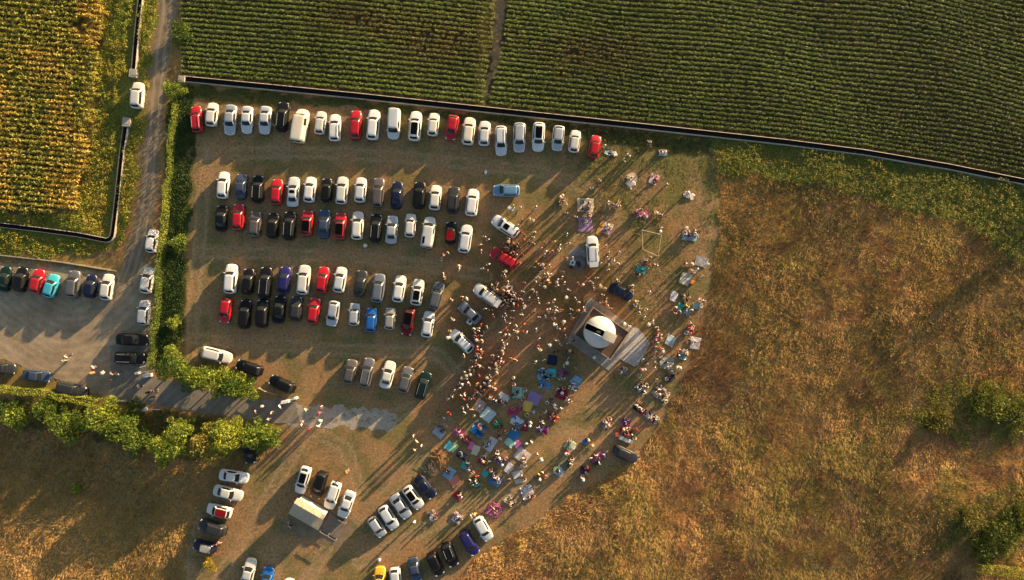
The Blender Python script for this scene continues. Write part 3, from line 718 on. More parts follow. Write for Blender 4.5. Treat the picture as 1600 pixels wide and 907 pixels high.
    n0 = len(b.faces); bmesh.ops.create_cone(b, cap_ends=True, segments=16, radius1=.2, radius2=.2, depth=.235, matrix=mrot)
    b.faces.ensure_lookup_table()
    for f in b.faces[n0:]: f.material_index = 1
    me = from_bm(b, 'wheel', False); me.materials.append(M_TYRE); me.materials.append(M_RIM); M['wheel'] = me
    def blk(sx, sy, sz, bev=.02, mat=None):
        b = bmesh.new(); box(b, 0, 0, 0, sx, sy, sz, 0, bev); me = from_bm(b, 'part'); me.materials.append(mat); return me
    M['headlight'] = blk(.30, .26, .10, .035, M_LAMP); M['tail_light'] = blk(.16, .14, .26, .03, M_TAIL)
    M['mirror'] = blk(.22, .13, .14, .04, None); M['bumper'] = blk(W * .66, .10, .12, .03, M_TRIM)
    b = bmesh.new(); y0, y1 = Y(B) - .25, Y(C) + .25
    box(b, 0, (y0 + y1) / 2, 0, .045, abs(y1 - y0), .045, 0, .015); 
    for yy in (y0 - .02, (y0 + y1) / 2, y1 + .02): box(b, 0, yy, -.035, .05, .09, .05)
    me = from_bm(b, 'rail'); me.materials.append(None); M['roof_rail'] = me
    def roofpanel(k0, k1, wk, dz):
        b = bmesh.new(); ya = Y(B) - .10; yb = Y(C) + .05; p0 = ya + (yb - ya) * k0; p1 = ya + (yb - ya) * k1
        g = []
        for i, f in enumerate(np.linspace(0, 1, 6)):
            row = []
            for u in np.linspace(-1, 1, 7):
                edge = 1 - .06 * (abs(f - .5) * 2) ** 4
                row.append(b.verts.new((u * wk * hw * rw * edge, p0 + (p1 - p0) * f - (.06 * u * u * (1 if k0 < .3 else 0)) * (1 - f), H + dz - .016 * u * u)))
            g.append(row)
        for i in range(5):
            for j in range(6): b.faces.new((g[i][j], g[i][j + 1], g[i + 1][j + 1], g[i + 1][j]))
        bmesh.ops.solidify(b, geom=b.faces, thickness=.012)
        me = from_bm(b, 'panel', True); me.materials.append(None); return me
    M['roof_panel'] = roofpanel(.0, 1.0, .93, .026); M['sunroof'] = roofpanel(.10, .50, .66, .028); M['big_sunroof'] = roofpanel(.05, .88, .80, .028)
    CARM[tp] = M; return M

def make_car(px, py, hd, Lp, tp, color, opts=''):
    L, W, H, belt, zn, zc, zt, A, B, C, D = TYPES[tp]; M = car_meshes(tp)
    x, y = at(px, py, H * .55); s = Lp * PX / L / 1.01
    root = empty('parked_car' if 'van' not in tp else 'parked_van', (x, y, 0), -R(hd), (1.02 if s > .93 else .98, s, 1))
    P = WHITES[int(px * 7 + py) % 4] if color == 'white' else PAINT[color]; hw = W / 2; Y = lambda f: L / 2 - f * L
    body = link('body', M['body'], root, P)
    link('windshield', M['windshield'], root, M_GLASS); link('rear_window', M['rear_window'], root, M_GLASS)
    for k in ('side_R', 'side_L'): link('side_window', M[k], root, M_GLASS)
    for fx in (-1, 1):
        for f in (.185, .80):
            o = link('wheel', M['wheel'], root); o.location = (fx * (hw - .105), Y(f), .32); o.scale = (1, 1 / s, 1)
        o = link('headlight', M['headlight'], root); o.location = (fx * hw * .66, Y(.07), zn - .01); o.rotation_euler = (.35, 0, -fx * .45)
        o = link('tail_light', M['tail_light'], root); o.location = (fx * hw * .76, Y(.965), zt - .20); o.rotation_euler = (0, 0, fx * .35)
        o = link('mirror', M['mirror'], root, P if 'blackmirror' not in opts else M_TRIM); o.location = (fx * (hw * .93 + .10), Y(A + .07), belt + .03)
        if 'rail' in opts:
            o = link('roof_rail', M['roof_rail'], root, M_CHROME if 'dark' not in opts else M_TRIM); o.location = (fx * hw * .60, 0, H + .045)
    o = link('bumper', M['bumper'], root); o.location = (0, Y(1.0) - .01, .42)
    if 'blackroof' in opts: link('roof_panel', M['roof_panel'], root, M_DARKROOF)
    if 'redroof' in opts: link('roof_panel', M['roof_panel'], root, PAINT['red'])
    if 'whiteroof' in opts: link('roof_panel', M['roof_panel'], root, PAINT['white'])
    if 'smallsun' in opts: link('sunroof', M['sunroof'], root, M_DARKROOF)
    if 'bigsun' in opts: link('sunroof', M['big_sunroof'], root, M_DARKROOF)
    if 'panel' in opts:
        b = bmesh.new(); box(b, -.42, -1.2, H + .03, .36, 1.0, .05, 0, .015); link('roof_vent', from_bm(b, 'roof_vent'), root, M_DARKROOF)
    if 'tailgate' in opts:
        b = bmesh.new(); box(b, 0, Y(C) - .38, H + .04, W * .72, .74, .05, 0, .02); t = link('tailgate', from_bm(b, 'tailgate'), root, P)
        b = bmesh.new(); box(b, 0, Y(.985), belt - .1, W * .7, .03, .5, 0); link('boot_opening', from_bm(b, 'boot_opening'), root, M_TRIM)
    if 'bootlid' in opts:
        b = bmesh.new(); box(b, 0, 0, 0, W * .72, .05, .6, 0, .02); t = link('boot_lid', from_bm(b, 'boot_lid'), root, P); t.location = (0, Y(.86), 1.25); t.rotation_euler = (.5, 0, 0)
    if 'opendoor' in opts:
        b = bmesh.new(); box(b, .5, 0, 0, 1.0, .07, .65, 0, .02); t = link('open_door', from_bm(b, 'open_door'), root, P); t.location = (-hw + .02, Y(A + .14), .7); t.rotation_euler = (0, 0, math.pi - .55)
    return root

TW = {'hatchback': 'hatchback', 'saloon': 'saloon', 'estate': 'estate', 'suv': 'SUV', 'mini car': 'small hatchback', 'van': 'van', 'camper van': 'camper van'}
ROWS = {
'A': ("the row along the channel", """307,186,-5,42,estate,red,rail;330.7,179,5,38,hatchback,white;359.5,187.5,184,48,saloon,silver;385.5,187.5,182,43,saloon,white;414,188,184,44,saloon,pale grey,opendoor;
441,182,6,47,estate,black,rail;468,196,9,54,camper van,cream;500.5,192,6,37,mini car,white;523,199.5,1,43,estate,white,rail;555.6,195,2,46,hatchback,red;583,195,5,48,suv,white;615,193,183,49,van,white;
648.5,197,5,47,suv,white,bigsun rail;677,194.7,6,37,mini car,white;706,199.6,190,40,hatchback,red;732.3,205,6,44,suv,cream;757,208.6,3,40,hatchback,pale grey;782.7,220,179,47,estate,white,rail;
811.5,215,181,47,suv,silver;841.5,214,183,46,suv,white,bigsun;872,216,186,40,hatchback,silver;898,221,8,36,mini car,white;929.6,229,10,36,mini car,red"""),
'B': ("the second row from the channel", """348.4,289.5,4,43,hatchback,white;376,291,4,40,saloon,slate blue;402.4,295,3,43,estate,black,rail;432,300,4,41,hatchback,red;458,300,3,48,saloon,pale grey,smallsun;484,296.5,6,41,hatchback,white;
510,297,3,37,mini car,black;534,297.7,4,44,estate,white;563,297,4,40,hatchback,white;590.5,301,5,47,estate,brown grey;620,305,4,43,saloon,navy;655,305,4,42,suv,black;680,309,5,40,hatchback,white;708,312,6,42,suv,dark grey,darkrail;737.7,316.6,7,43,suv,white"""),
'C': ("the third row from the channel", """345.5,341,4,41,saloon,black;372,339,2,42,hatchback,red;398,350.4,4,41,hatchback,brown grey;426,352.6,4,40,hatchback,black;451.7,352.6,4,45,suv,black,rail;479.6,348.5,4,41,hatchback,red,blackroof;
506,349.7,4,46,saloon,slate blue;531.5,353.4,3,43,hatchback,red,blackroof;558.4,352.6,3,45,estate,white;587,356.5,4,45,estate,black,rail;612,359,4,45,saloon,silver;641,352.6,4,38,mini car,white;669,363.5,8,50,van,pale grey,panel;704,364,4,35,mini car,black,redroof;727,373.5,8,45,suv,white"""),
'D': ("the fourth row from the channel", """360,436,4,47,suv,white;387,440,5,41,hatchback,black;414,442,5,51,suv,black,rail;444,437.5,6,42,hatchback,purple;474,437.5,5,47,suv,white;503.6,437.5,8,42,hatchback,red;531,437.5,9,41,hatchback,white;
563,443,9,42,saloon,dark grey;591,450.4,7,46,suv,grey blue;623.6,451.6,9,43,hatchback,white;652,457,8,42,hatchback,white,bigsun;682,462,15,44,estate,grey"""),
'E': ("the fifth row from the channel", """352,485.5,188,41,hatchback,red;382,491,5,46,estate,black;409,490,4,45,suv,black;436,483.6,6,44,saloon,black;462.4,482.4,4,39,hatchback,dark grey;490,486,8,42,hatchback,red;520,490.4,189,41,hatchback,silver;
553.5,491.6,3,36,mini car,silver;580,500,4,39,mini car,blue;609.3,498.4,4,35,mini car,beige;637.5,503.5,190,44,hatchback,maroon,blackroof;668.5,507,8,42,hatchback,white"""),
'F': ("the short row above the gravel patch", "547,581,12,39,hatchback,brown grey;573,582.5,12,47,estate,grey,rail;605.7,586,14,44,saloon,white;633.7,593.7,16,42,hatchback,grey;661,602.5,16,45,estate,dark green,rail"),
'G': ("the slanting row below the brush piles", "589,824,146,36,hatchback,silver;607,809.5,148,42,hatchback,white;626,792,146,44,saloon,silver;645.6,778,144,42,hatchback,white,bigsun;664.5,762,140,42,saloon,navy"),
'H': ("the row along the bottom edge", "593,907,3,42,hatchback,yellow;618,908,175,42,hatchback,white;648,891,168,40,saloon,slate blue;680,882.5,155,39,hatchback,black;702.6,867.7,158,40,hatchback,black,rail;733.4,849.5,148,42,hatchback,purple;755,827,150,42,hatchback,white"),
'T': ("the row above the cream hut", "473,751,196,45,hatchback,white,bigsun;498,759,198,45,estate,black;519,775,198,45,estate,white;541,789,200,45,saloon,white"),
'J': ("the column below the trees", "365,745,100,46,saloon,white;356,771,105,47,saloon,white;342,799,284,41,hatchback,white,redroof;331,825.6,287,45,suv,dark grey;319,855,283,37,mini car,navy,whiteroof"),
'K': ("the row by the low wall", "6.6,436,8,40,saloon,dark green;32,437,10,40,hatchback,black;57.7,439.7,12,39,hatchback,red;79.4,447,17,38,hatchback,cyan;114,444,6,43,suv,grey;141,447.6,8,37,hatchback,navy;166.7,449,7,42,hatchback,white"),
}
SINGLES = [
 ("338,555.5,104,49,suv,white", "white SUV parked alone beside the bushes above the asphalt road"),
 ("388.7,575.5,288,43,hatchback,black", "black hatchback with red tail lights between the white SUV and the barrier"),
 ("440,601,294,43,hatchback,black", "black hatchback beside the white barrier at the end of the road"),
 ("791,298,271,43,estate,light blue", "light blue estate parked crosswise alone above the crowd"),
 ("789.5,354,304,47,suv,white,smallsun", "white SUV with a small black sunroof above the red hatchback in the crowd"),
 ("787,403.5,300,47,suv,red", "red SUV parked slanting in the crowd"),
 ("760,461,306,46,suv,white,tailgate", "white SUV with its tailgate open towards the thickest crowd"),
 ("734,489,312,41,saloon,grey blue,bootlid", "grey saloon with its boot open below the white SUV in the crowd"),
 ("721.5,533.5,313,45,hatchback,white", "white hatchback parked slanting at the lower left of the crowd"),
 ("926,392,357,47,suv,white,tailgate rail", "white SUV with open tailgate parked upright beside the grey tarpaulin"),
 ("971,457,116,40,saloon,navy", "navy saloon standing above the domed observatory"),
 ("978,711,115,41,hatchback,dark grey", "dark grey hatchback alone at the edge of the dry field"),
 ("388,895,14,45,saloon,white", "white saloon cut by the bottom edge below the golden bush"),
 ("417,907,8,42,hatchback,blue", "blue hatchback cut by the bottom edge beside the white saloon"),
 ("449,926,10,42,hatchback,pale grey", "pale car at the bottom edge showing only its bonnet"),
 ("214,149,4,42,suv,white", "white SUV parked between the two channel ends by the dirt track"),
 ("237,377,8,37,mini car,white", "small white hatchback beside the tall hedge, uppermost of three"),
 ("229.6,438.4,10,42,hatchback,white", "white hatchback between the small hatchback and the silver estate beside the hedge"),
 ("224.3,489,4,40,estate,silver", "silver estate beside the hedge above the two black cars"),
 ("206.3,531,92,51,saloon,black", "long black saloon facing the hedge, upper of the two black cars"),
 ("202.4,560,92,49,estate,black,rail", "black estate with roof rails facing the hedge below the black saloon"),
 ("5,576,96,38,saloon,dark grey", "dark grey car cut by the left edge on the yard's grass"),
 ("57,588,97,44,saloon,slate blue", "slate blue saloon on the grass between the yard and the low hedge"),
 ("111,609,102,49,suv,dark grey", "dark grey SUV at the right end of the low yard hedge"),
 ("390,705,178,42,hatchback,black", "black hatchback hidden under the broad trees with its white headlights showing"),
]
LAND = []       # landmarks for labels: short name, px, py
CARPOS = []
def parse(s):
    q = s.strip().split(','); return [float(v) for v in q[:4]] + q[4:6] + [q[6] if len(q) > 6 else '']
def short(c): return f"{c[5]} {TW[c[4]]}"
def extra(c):
    o = c[6]
    for k, t in (('blackroof', ' with black roof'), ('redroof', ' with red roof'), ('whiteroof', ' with white roof'), ('bigsun', ' with glass roof'), ('smallsun', ' with sunroof'), ('opendoor', ' with open door'), ('panel', ' with roof vent'), ('rail', ' with roof rails')):
        if k in o: return t
    return ''
ORD = "first second third fourth fifth sixth seventh eighth ninth tenth eleventh twelfth thirteenth fourteenth fifteenth sixteenth seventeenth eighteenth nineteenth twentieth twenty-first twenty-second twenty-third".split()
for rk, (rname, data) in ROWS.items():
    cars = [parse(s) for s in data.replace('\n', '').split(';') if s.strip()]
    labs = []
    for k, c in enumerate(cars):
        if k == 0: t = f"{short(c)}{extra(c)} {'topmost' if rk == 'J' else 'leftmost'} in {rname}"
        elif k == len(cars) - 1: t = f"{short(c)}{extra(c)} {'lowest' if rk == 'J' else 'rightmost'} in {rname}"
        else:
            t = f"{short(c)} between {short(cars[k-1])} and {short(cars[k+1])} in {rname}"
            if extra(c) and len((t + extra(c)).split()) <= 16: t = f"{short(c)}{extra(c)} between {short(cars[k-1])} and {short(cars[k+1])} in {rname}"
        labs.append(t)
    for k, c in enumerate(cars):
        t = labs[k]
        if labs.count(t) > 1 or len(t.split()) > 16: t = f"{short(c)}{extra(c)}, {ORD[k]} from {'the top' if rk == 'J' else 'left'} in {rname}"
        if len(t.split()) > 16: t = f"{short(c)}, {ORD[k]} from left in {rname}"
        tag(make_car(*c[:4], c[4], c[5], c[6]), t, "van" if 'van' in c[4] else "car", "cars parked on the field and yard"); CARPOS.append(c)
for s, lab in SINGLES:
    c = parse(s); tag(make_car(*c[:4], c[4], c[5], c[6]), lab, "car", "cars parked on the field and yard"); CARPOS.append(c)
# ------------------------------------------------------------------ observatory
M_STUCCO = mat_flat("dome_paint", (.53, .52, .495), .5, var=.05, sc=.8, spec=.3)
M_ROOF = mat_rough("roof_felt", (.085, .055, .04), (.13, .085, .06), .9, 8, .9, .2, .02)
M_WALL = mat_rough("render_wall", (.34, .25, .18), (.44, .33, .24), 1.2, 8, .9, .2, .02)
M_PAVE = mat_rough("paving", (.28, .24, .20), (.40, .345, .285), .6, 5, .9, .3, .02)
M_COPING = mat_rough("coping", (.26, .20, .15), (.36, .28, .21), 1.5, 9, .8, .2, .01)
M_DARK = mat_flat("inside_shade", (.012, .012, .012), .8)  # inner darkness of closed-in spaces painted as a black colour
OH = 2.5; OANG = -math.atan2(.57, .82)                      # long side runs down to the right
ocx, ocy = at((927.3 + 983 + 953 + 897) / 4, (480.7 + 519.5 + 562 + 523) / 4, OH)
obs = empty("observatory", (ocx, ocy, 0), OANG); tag(obs, "small observatory with a round white dome and open slit on a brown flat roof", "observatory")
OL, OW = 6.7, 5.15
bm = bmesh.new(); box(bm, 0, 0, OH / 2, OL, OW, OH); link("wall", from_bm(bm, "wall"), obs, M_WALL)
bm = bmesh.new(); box(bm, 0, 0, OH + .03, OL - .3, OW - .3, .06); roof = link("roof", from_bm(bm, "roof"), obs, M_ROOF)
for (x, y, sx, sy) in ((0, OW/2 - .05, OL + .06, .1), (0, -OW/2 + .05, OL + .06, .1), (OL/2 - .05, 0, .1, OW - .204), (-OL/2 + .05, 0, .1, OW - .204)):
    bm = bmesh.new(); box(bm, x, y, OH + .12, sx, sy, .25, 0, .015); link("parapet", from_bm(bm, "parapet"), roof, M_COPING)
bm = bmesh.new(); box(bm, OL/2 + .012, -.9, 1.05, .03, .95, 2.1); door = link("door", from_bm(bm, "door"), obs, mat_flat("door_wood", (.12, .06, .035), .6))
bm = bmesh.new(); box(bm, OL/2 + .06, -.55, 1.05, .05, .1, .04); link("handle", from_bm(bm, "handle"), door, M_CHROME)
for xx in (-1.7, 0.3):
    bm = bmesh.new(); box(bm, xx, -OW/2 - .012, 1.5, .9, .03, .8); link("window", from_bm(bm, "window"), obs, M_GLASS)
DR = 2.42; dz = OH + .45
dcx, dcy = at(937.3, 519.5, dz + .3)
loc = Matrix.Rotation(-OANG, 3, 'Z') @ Vector((dcx - ocx, dcy - ocy, 0))
def dome_mesh(rad, lo=0.0):
    b = bmesh.new(); bmesh.ops.create_uvsphere(b, u_segments=72, v_segments=48, radius=rad)
    bmesh.ops.delete(b, geom=[v for v in b.verts if v.co.z < -.01], context='VERTS')
    return b
b = dome_mesh(DR)
SW = .44
for co, no in (((0, SW, 0), (0, 1, 0)), ((0, -SW, 0), (0, 1, 0)), ((.32, 0, 0), (1, 0, 0))):
    bmesh.ops.bisect_plane(b, geom=b.verts[:] + b.edges[:] + b.faces[:], plane_co=co, plane_no=no)
kill = [f for f in b.faces if abs(f.calc_center_median().y) < SW and f.calc_center_median().x < .32 and f.calc_center_median().z > .25]
bmesh.ops.delete(b, geom=kill, context='FACES')
for f in b.faces: f.smooth = True
ring = bmesh.ops.create_cone(b, cap_ends=False, segments=72, radius1=DR, radius2=DR, depth=.5, matrix=Matrix.Translation((0, 0, -.25)))
dme = from_bm(b, "dome", True); dome = link("dome", dme, obs, M_STUCCO); dome.location = (loc.x, loc.y, dz)
SLIT = R(25) - math.atan2(.57, .82); dome.rotation_euler = (0, 0, -SLIT)
sm = dome.modifiers.new("shell", 'SOLIDIFY'); sm.thickness = .06; sm.offset = -1
bm = bmesh.new(); bmesh.ops.create_cone(bm, cap_ends=True, segments=48, radius1=DR - .12, radius2=DR - .12, depth=.04, matrix=Matrix.Translation((0, 0, -.3))); link("dome_floor", from_bm(bm, "dome_floor"), dome, M_DARK)
# shutter slid back over the right half
b = bmesh.new(); g = []
for th in np.linspace(R(4), R(82), 16):
    g.append([b.verts.new((math.cos(th) * (DR + .20), y, math.sin(th) * (DR + .20) - .02 * y * y)) for y in np.linspace(-.66, .66, 5)])
for i in range(15):
    for j in range(4): b.faces.new((g[i][j], g[i][j+1], g[i+1][j+1], g[i+1][j]))
bmesh.ops.solidify(b, geom=b.faces, thickness=-.22)
link("shutter", from_bm(b, "shutter"), dome, M_STUCCO)
for sy in (-SW - .05, SW + .05):
    b = bmesh.new()
    ths = np.linspace(R(8), R(172), 28)
    for a_, c_ in zip(ths, ths[1:]): tube(b, (math.cos(a_) * (DR + .03), sy, math.sin(a_) * math.sqrt(DR*DR - sy*sy) + .02), (math.cos(c_) * (DR + .03), sy, math.sin(c_) * math.sqrt(DR*DR - sy*sy) + .02), .035, None, 5)
    link("slit_rail", from_bm(b, "slit_rail"), dome, M_STUCCO)
b = bmesh.new(); tube(b, (-.55, -.05, 1.1), (-.15, .02, 1.75), .16, .18, 16); tube(b, (-.4, -.02, .0), (-.4, -.02, 1.2), .1, .1, 10)
link("telescope", from_bm(b, "telescope", True), dome, mat_flat("telescope_white", (.7, .7, .68), .4))
# paving round it and the broad ramp towards the field
def pave(name, poly, z, mat, step=1.0):
    bm = bmesh.new(); f = bm.faces.new([bm.verts.new((wx(x), wy(y), z)) for x, y in poly]); bm.normal_update()
    if f.normal.z < 0: bmesh.ops.reverse_faces(bm, faces=[f])
    r = bmesh.ops.extrude_face_region(bm, geom=bm.faces[:]); vv = [e for e in r['geom'] if isinstance(e, bmesh.types.BMVert)]
    for v in vv: v.co.z -= z + .05
    me = from_bm(bm, name); me.materials.append(mat)
    return tag(link(name, me), kind='structure')
pave("paved_surround", [(921, 464), (1000, 519), (953, 581), (886, 533)], .05, M_PAVE)
pave("paved_ramp", [(988, 511), (998, 514), (1016, 536), (997, 571), (991, 573), (966, 560)], .056, mat_rough("ramp_concrete", (.40, .355, .31), (.58, .52, .455), .5, 4, .9, .35, .03))
LAND.append(("the white dome", 938, 520))

# ------------------------------------------------------------------ cream hut
hx, hy = at(480, 804.5, 2.5); hut = empty("hut", (hx, hy, 0), -R(30)); tag(hut, "cream flat sided hut with a pitched metal roof beside the four cars", "hut")
M_HUT = mat_rough("cream_metal", (.62, .56, .44), (.70, .63, .50), .7, 10, .6, .1, .01)
bm = bmesh.new(); box(bm, 0, 0, 1.1, 4.7, 2.4, 2.2); link("wall", from_bm(bm, "wall"), hut, M_HUT)
prof = [(-1.42, 2.16), (.62, 2.72), (1.42, 2.30)]
def gable(x0, x1, y0, y1, name):
    bm = bmesh.new()
    def zz(y): return np.interp(y, [p[0] for p in prof], [p[1] for p in prof])
    ys = [y0] + [p[0] for p in prof if y0 < p[0] < y1] + [y1]
    n = int((x1 - x0) / .18); xs = np.linspace(x0, x1, n * 2 + 1)
    g = [[bm.verts.new((x, y, zz(y) + (.018 if k % 4 < 2 else 0))) for y in ys] for k, x in enumerate(xs)]
    for i in range(len(xs) - 1):
        for j in range(len(ys) - 1): bm.faces.new((g[i][j], g[i+1][j], g[i+1][j+1], g[i][j+1]))
    bmesh.ops.solidify(bm, geom=bm.faces, thickness=.05); return link(name, from_bm(bm, name), hut, M_HUT)
gable(-2.62, 2.62, -1.42, .62, "roof"); gable(-2.62, 1.9, .625, 1.42, "roof_strip")
bm = bmesh.new(); box(bm, .6, -1.212, 1.5, 1.8, .03, .8); link("serving_hatch", from_bm(bm, "serving_hatch"), hut, M_DARK)
bm = bmesh.new(); box(bm, 2.362, .2, 1.0, .03, .8, 1.9); link("door", from_bm(bm, "door"), hut, M_CHROME)
sheet("hard_standing", [(468,770),(505,790),(548,815),(552,832),(530,856),(500,850),(440,826)], .007, M_DIRT, 4)
# plank deck to the right of the hut
dx, dy = at(521, 823, .2); deck = empty("plank_deck", (dx, dy, 0), -R(30)); tag(deck, "grey plank deck beside the cream hut", "deck")
bm = bmesh.new()
for k in range(9): box(bm, 0, -1.3 + k * .325, .14, 2.9, .29, .05, 0, .008)
M_WOOD = mat_rough("grey_wood", (.15, .125, .105), (.23, .195, .165), 1.5, 12, .9, .2, .01)
M_WOODL = mat_rough("pale_wood", (.27, .21, .15), (.38, .30, .21), 2, 12, .85, .2, .01)
link("planks", from_bm(bm, "planks"), deck, M_WOOD)
for xx in (-1.3, 0, 1.3):
    bm = bmesh.new(); box(bm, xx, 0, .055, .1, 2.8, .11); link("joist", from_bm(bm, "joist"), deck, M_WOOD)
for yy in (1.5, -1.5):
    bm = bmesh.new(); box(bm, 0, yy, .85, 2.9, .06, .08)
    for xx in (-1.4, 0, 1.4): box(bm, xx, yy + .08, .45, .07, .07, .88)
    link("railing", from_bm(bm, "railing"), deck, M_WOOD)
LAND.append(("the cream hut", 480, 804))

# ------------------------------------------------------------------ small things of the place
g0 = empty("pole_enclosure", (*at(1017, 379, 1.0), 0)); tag(g0, "open square frame of pale wooden poles standing on the picnic ground", "frame")
def gp(px, py, z):
    x, y = at(px, py, z); return (x - g0.location.x, y - g0.location.y, z)
cs = [(1003, 360), (1033, 367), (1028, 401), (1004, 390)]
for k in range(4):
    bm = bmesh.new(); tube(bm, gp(*cs[k], 1.9), gp(*cs[(k+1) % 4], 1.9), .07, .06); link("rail", from_bm(bm, "rail"), g0, M_WOODL)
    bm = bmesh.new(); p = gp(*cs[k], 1.9); tube(bm, (p[0], p[1], -.1), (p[0], p[1], 1.95), .06); link("post", from_bm(bm, "post"), g0, M_WOODL)
for (a, b) in (((992, 365), (1002, 368)), ((995, 374), (1001, 377))):
    bm = bmesh.new(); p = gp(*a, .1); q = gp(*b, 1.5); tube(bm, p, q, .05); link("brace", from_bm(bm, "brace"), g0, M_WOODL)
LAND.append(("the wooden frame", 1017, 379))
def brush(px, py, r, n, mat, label):
    x, y = at(px, py, .3); bm = bmesh.new()
    for k in range(n):
        a = random.gauss(.6, .6); L = random.uniform(.5, 1.3) * r; cx = random.gauss(0, r * .35); cy = random.gauss(0, r * .35); z = random.uniform(.05, .55)
        d = Vector((math.cos(a), -math.sin(a), random.uniform(-.1, .25))) * L / 2
        tube(bm, Vector((cx, cy, z)) - d, Vector((cx, cy, z)) + d, random.uniform(.02, .05), .012, 5)
    o = link("brush_pile", from_bm(bm, "brush_pile"), None, mat); o.location = (x, y, 0); tag(o, label, "brush pile")
brush(686, 716, 1.7, 70, mat_rough("brown_branch", (.26, .13, .06), (.42, .24, .11), 3, 20, .9, .2, .01), "heap of brown cut branches above the slanting car row")
brush(674, 736, 1.3, 50, mat_rough("grey_branch", (.10, .085, .075), (.22, .19, .16), 3, 20, .9, .2, .01), "smaller heap of grey branches beside the navy saloon")
LAND.append(("the brown branch heap", 686, 716))
M_WHITE = mat_flat("white_paint", (.72, .71, .68), .5)
def barrier(label, base, tip, block, sign=None):
    x, y = at(*base, .9); root = empty("barrier", (x, y, 0)); tag(root, label, "barrier", "white road barriers")
    bm = bmesh.new(); box(bm, 0, 0, .5, .45, .35, 1.0, .2, .03); link("post", from_bm(bm, "post"), root, M_WHITE)
    tx, ty = at(*tip, 1.0); bm = bmesh.new(); tube(bm, (0, 0, .95), (tx - x, ty - y, .95), .06, .04); link("boom", from_bm(bm, "boom"), root, M_WHITE)
    bx, by = at(*block, .4); bm = bmesh.new(); box(bm, bx - x, by - y, .4, 1.2, .5, .8, .15, .05); link("counterweight", from_bm(bm, "counterweight"), root, M_WHITE)
    if sign:
        sx, sy = at(*sign, 1.4); bm = bmesh.new(); box(bm, sx - x, sy - y, 1.5, .7, .06, .7, .3, .01); tube(bm, (sx - x, sy - y, 0), (sx - x, sy - y, 1.2), .03); link("sign_board", from_bm(bm, "sign_board"), root, M_WHITE)
barrier("white lifted barrier with a sign board beside the two black cars", (213, 584), (241, 578), (231, 587), (224, 573))
barrier("white barrier at the far end of the asphalt road below the black hatchback", (461, 623), (444, 628), (446, 628))
barrier("white pole gate beside the dark small tree below the road", (222, 640), (251, 640), (223, 641))
r0 = empty("wooden_fence", (*at(418, 613, .5), 0)); tag(r0, "pale wooden rail fence beside the black hatchback and the barrier", "fence")
for (a, b) in (((404, 607), (414, 612)), ((414, 612), (432, 617))):
    p = at(*a, .8); q = at(*b, .8); ox, oy = r0.location.x, r0.location.y
    for z in (.45, .85):
        bm = bmesh.new(); tube(bm, (p[0] - ox, p[1] - oy, z), (q[0] - ox, q[1] - oy, z), .06); link("rail", from_bm(bm, "rail"), r0, M_WOODL)
for a in ((404, 607), (414, 612), (432, 617)):
    p = at(*a, .8); bm = bmesh.new(); tube(bm, (p[0] - ox, p[1] - oy, -.1), (p[0] - ox, p[1] - oy, 1.0), .07); link("post", from_bm(bm, "post"), r0, M_WOODL)
# grey tarpaulin with bags beside the upright white SUV
sheet("ash_patch", [(888,400),(896,388),(908,386),(916,394),(914,412),(904,422),(892,420),(884,410)], .006, mat_rough("ash", (.20,.20,.20), (.34,.33,.32), 1.5, 7, .95, .3, .02), 2)
def lump(name, px, py, sx, sy, h, rz, mat, label, cat, group=None):
    b = bmesh.new(); bmesh.ops.create_icosphere(b, subdivisions=3, radius=.5)
    for v in b.verts:
        k = 1 + .18 * (vnoise(np.array([v.co.x * 4 + px]), np.array([v.co.y * 4 + v.co.z * 3 + py]), 5)[0] - .5) * 2
        v.co = Vector((v.co.x * sx * k, v.co.y * sy * k, max(0, (v.co.z + .28)) * h * k * 1.3))
    o = link(name, from_bm(b, name, True), None, mat); o.location = (*at(px, py, h * .5), .01); o.rotation_euler = (0, 0, -R(rz)); tag(o, label, cat, group); return o
M_TARP = mat_rough("grey_cloth", (.10, .10, .105), (.20, .20, .21), 2, 12, .8, .3, .02); M_BAG = mat_flat("black_bag", (.012, .012, .014), .6)
b = bmesh.new(); bmesh.ops.create_uvsphere(b, u_segments=28, v_segments=6, radius=1.0); b.free()
b = bmesh.new(); NT = 28
for k in range(NT):
    a0, a1 = 6.2832 * k / NT, 6.2832 * (k + 1) / NT
    tube(b, (1.0 * math.cos(a0), 1.0 * math.sin(a0), .16), (1.0 * math.cos(a1), 1.0 * math.sin(a1), .16), .17, .17, 8)
o = link("paddling_ring", from_bm(b, "paddling_ring", True), None, M_TARP); o.location = (*at(903, 411, .2), 0); tag(o, "round grey inflated ring lying beside the upright white SUV", "ring")
lump("black_bag", 893, 418, .7, .5, .4, 20, M_BAG, "black bag at the lower left rim of the grey ring", "bag"); lump("black_bag", 904, 412, .6, .9, .35, -30, M_BAG, "black bag inside the grey ring", "bag")
M_TABLE = mat_flat("table_white", (.66, .67, .66), .5)
def table(px, py, sx, sy, rz, label, dark=False, mat=None):
    t = empty("folding_table", (*at(px, py, .7), 0), -R(rz)); tag(t, label, "table", "small folding tables")
    bm = bmesh.new(); box(bm, 0, 0, .70, sx, sy, .04, 0, .012); link("tabletop", from_bm(bm, "tabletop"), t, mat or M_TABLE)
    for fx in (-1, 1):
        for fy in (-1, 1):
            bm = bmesh.new(); tube(bm, (fx * (sx/2 - .06), fy * (sy/2 - .06), 0), (fx * (sx/2 - .1), fy * (sy/2 - .1), .68), .018, None, 6); link("leg", from_bm(bm, "leg"), t, M_CHROME)
    if dark:
        bm = bmesh.new(); box(bm, .02, .02, .80, sx * .38, sy * .42, .16, 0, .02); o = link("cool_box", from_bm(bm, "cool_box"), None, M_BAG); o.location = t.location; o.rotation_euler = t.rotation_euler
        tag(o, "dark box on the " + label, "box")
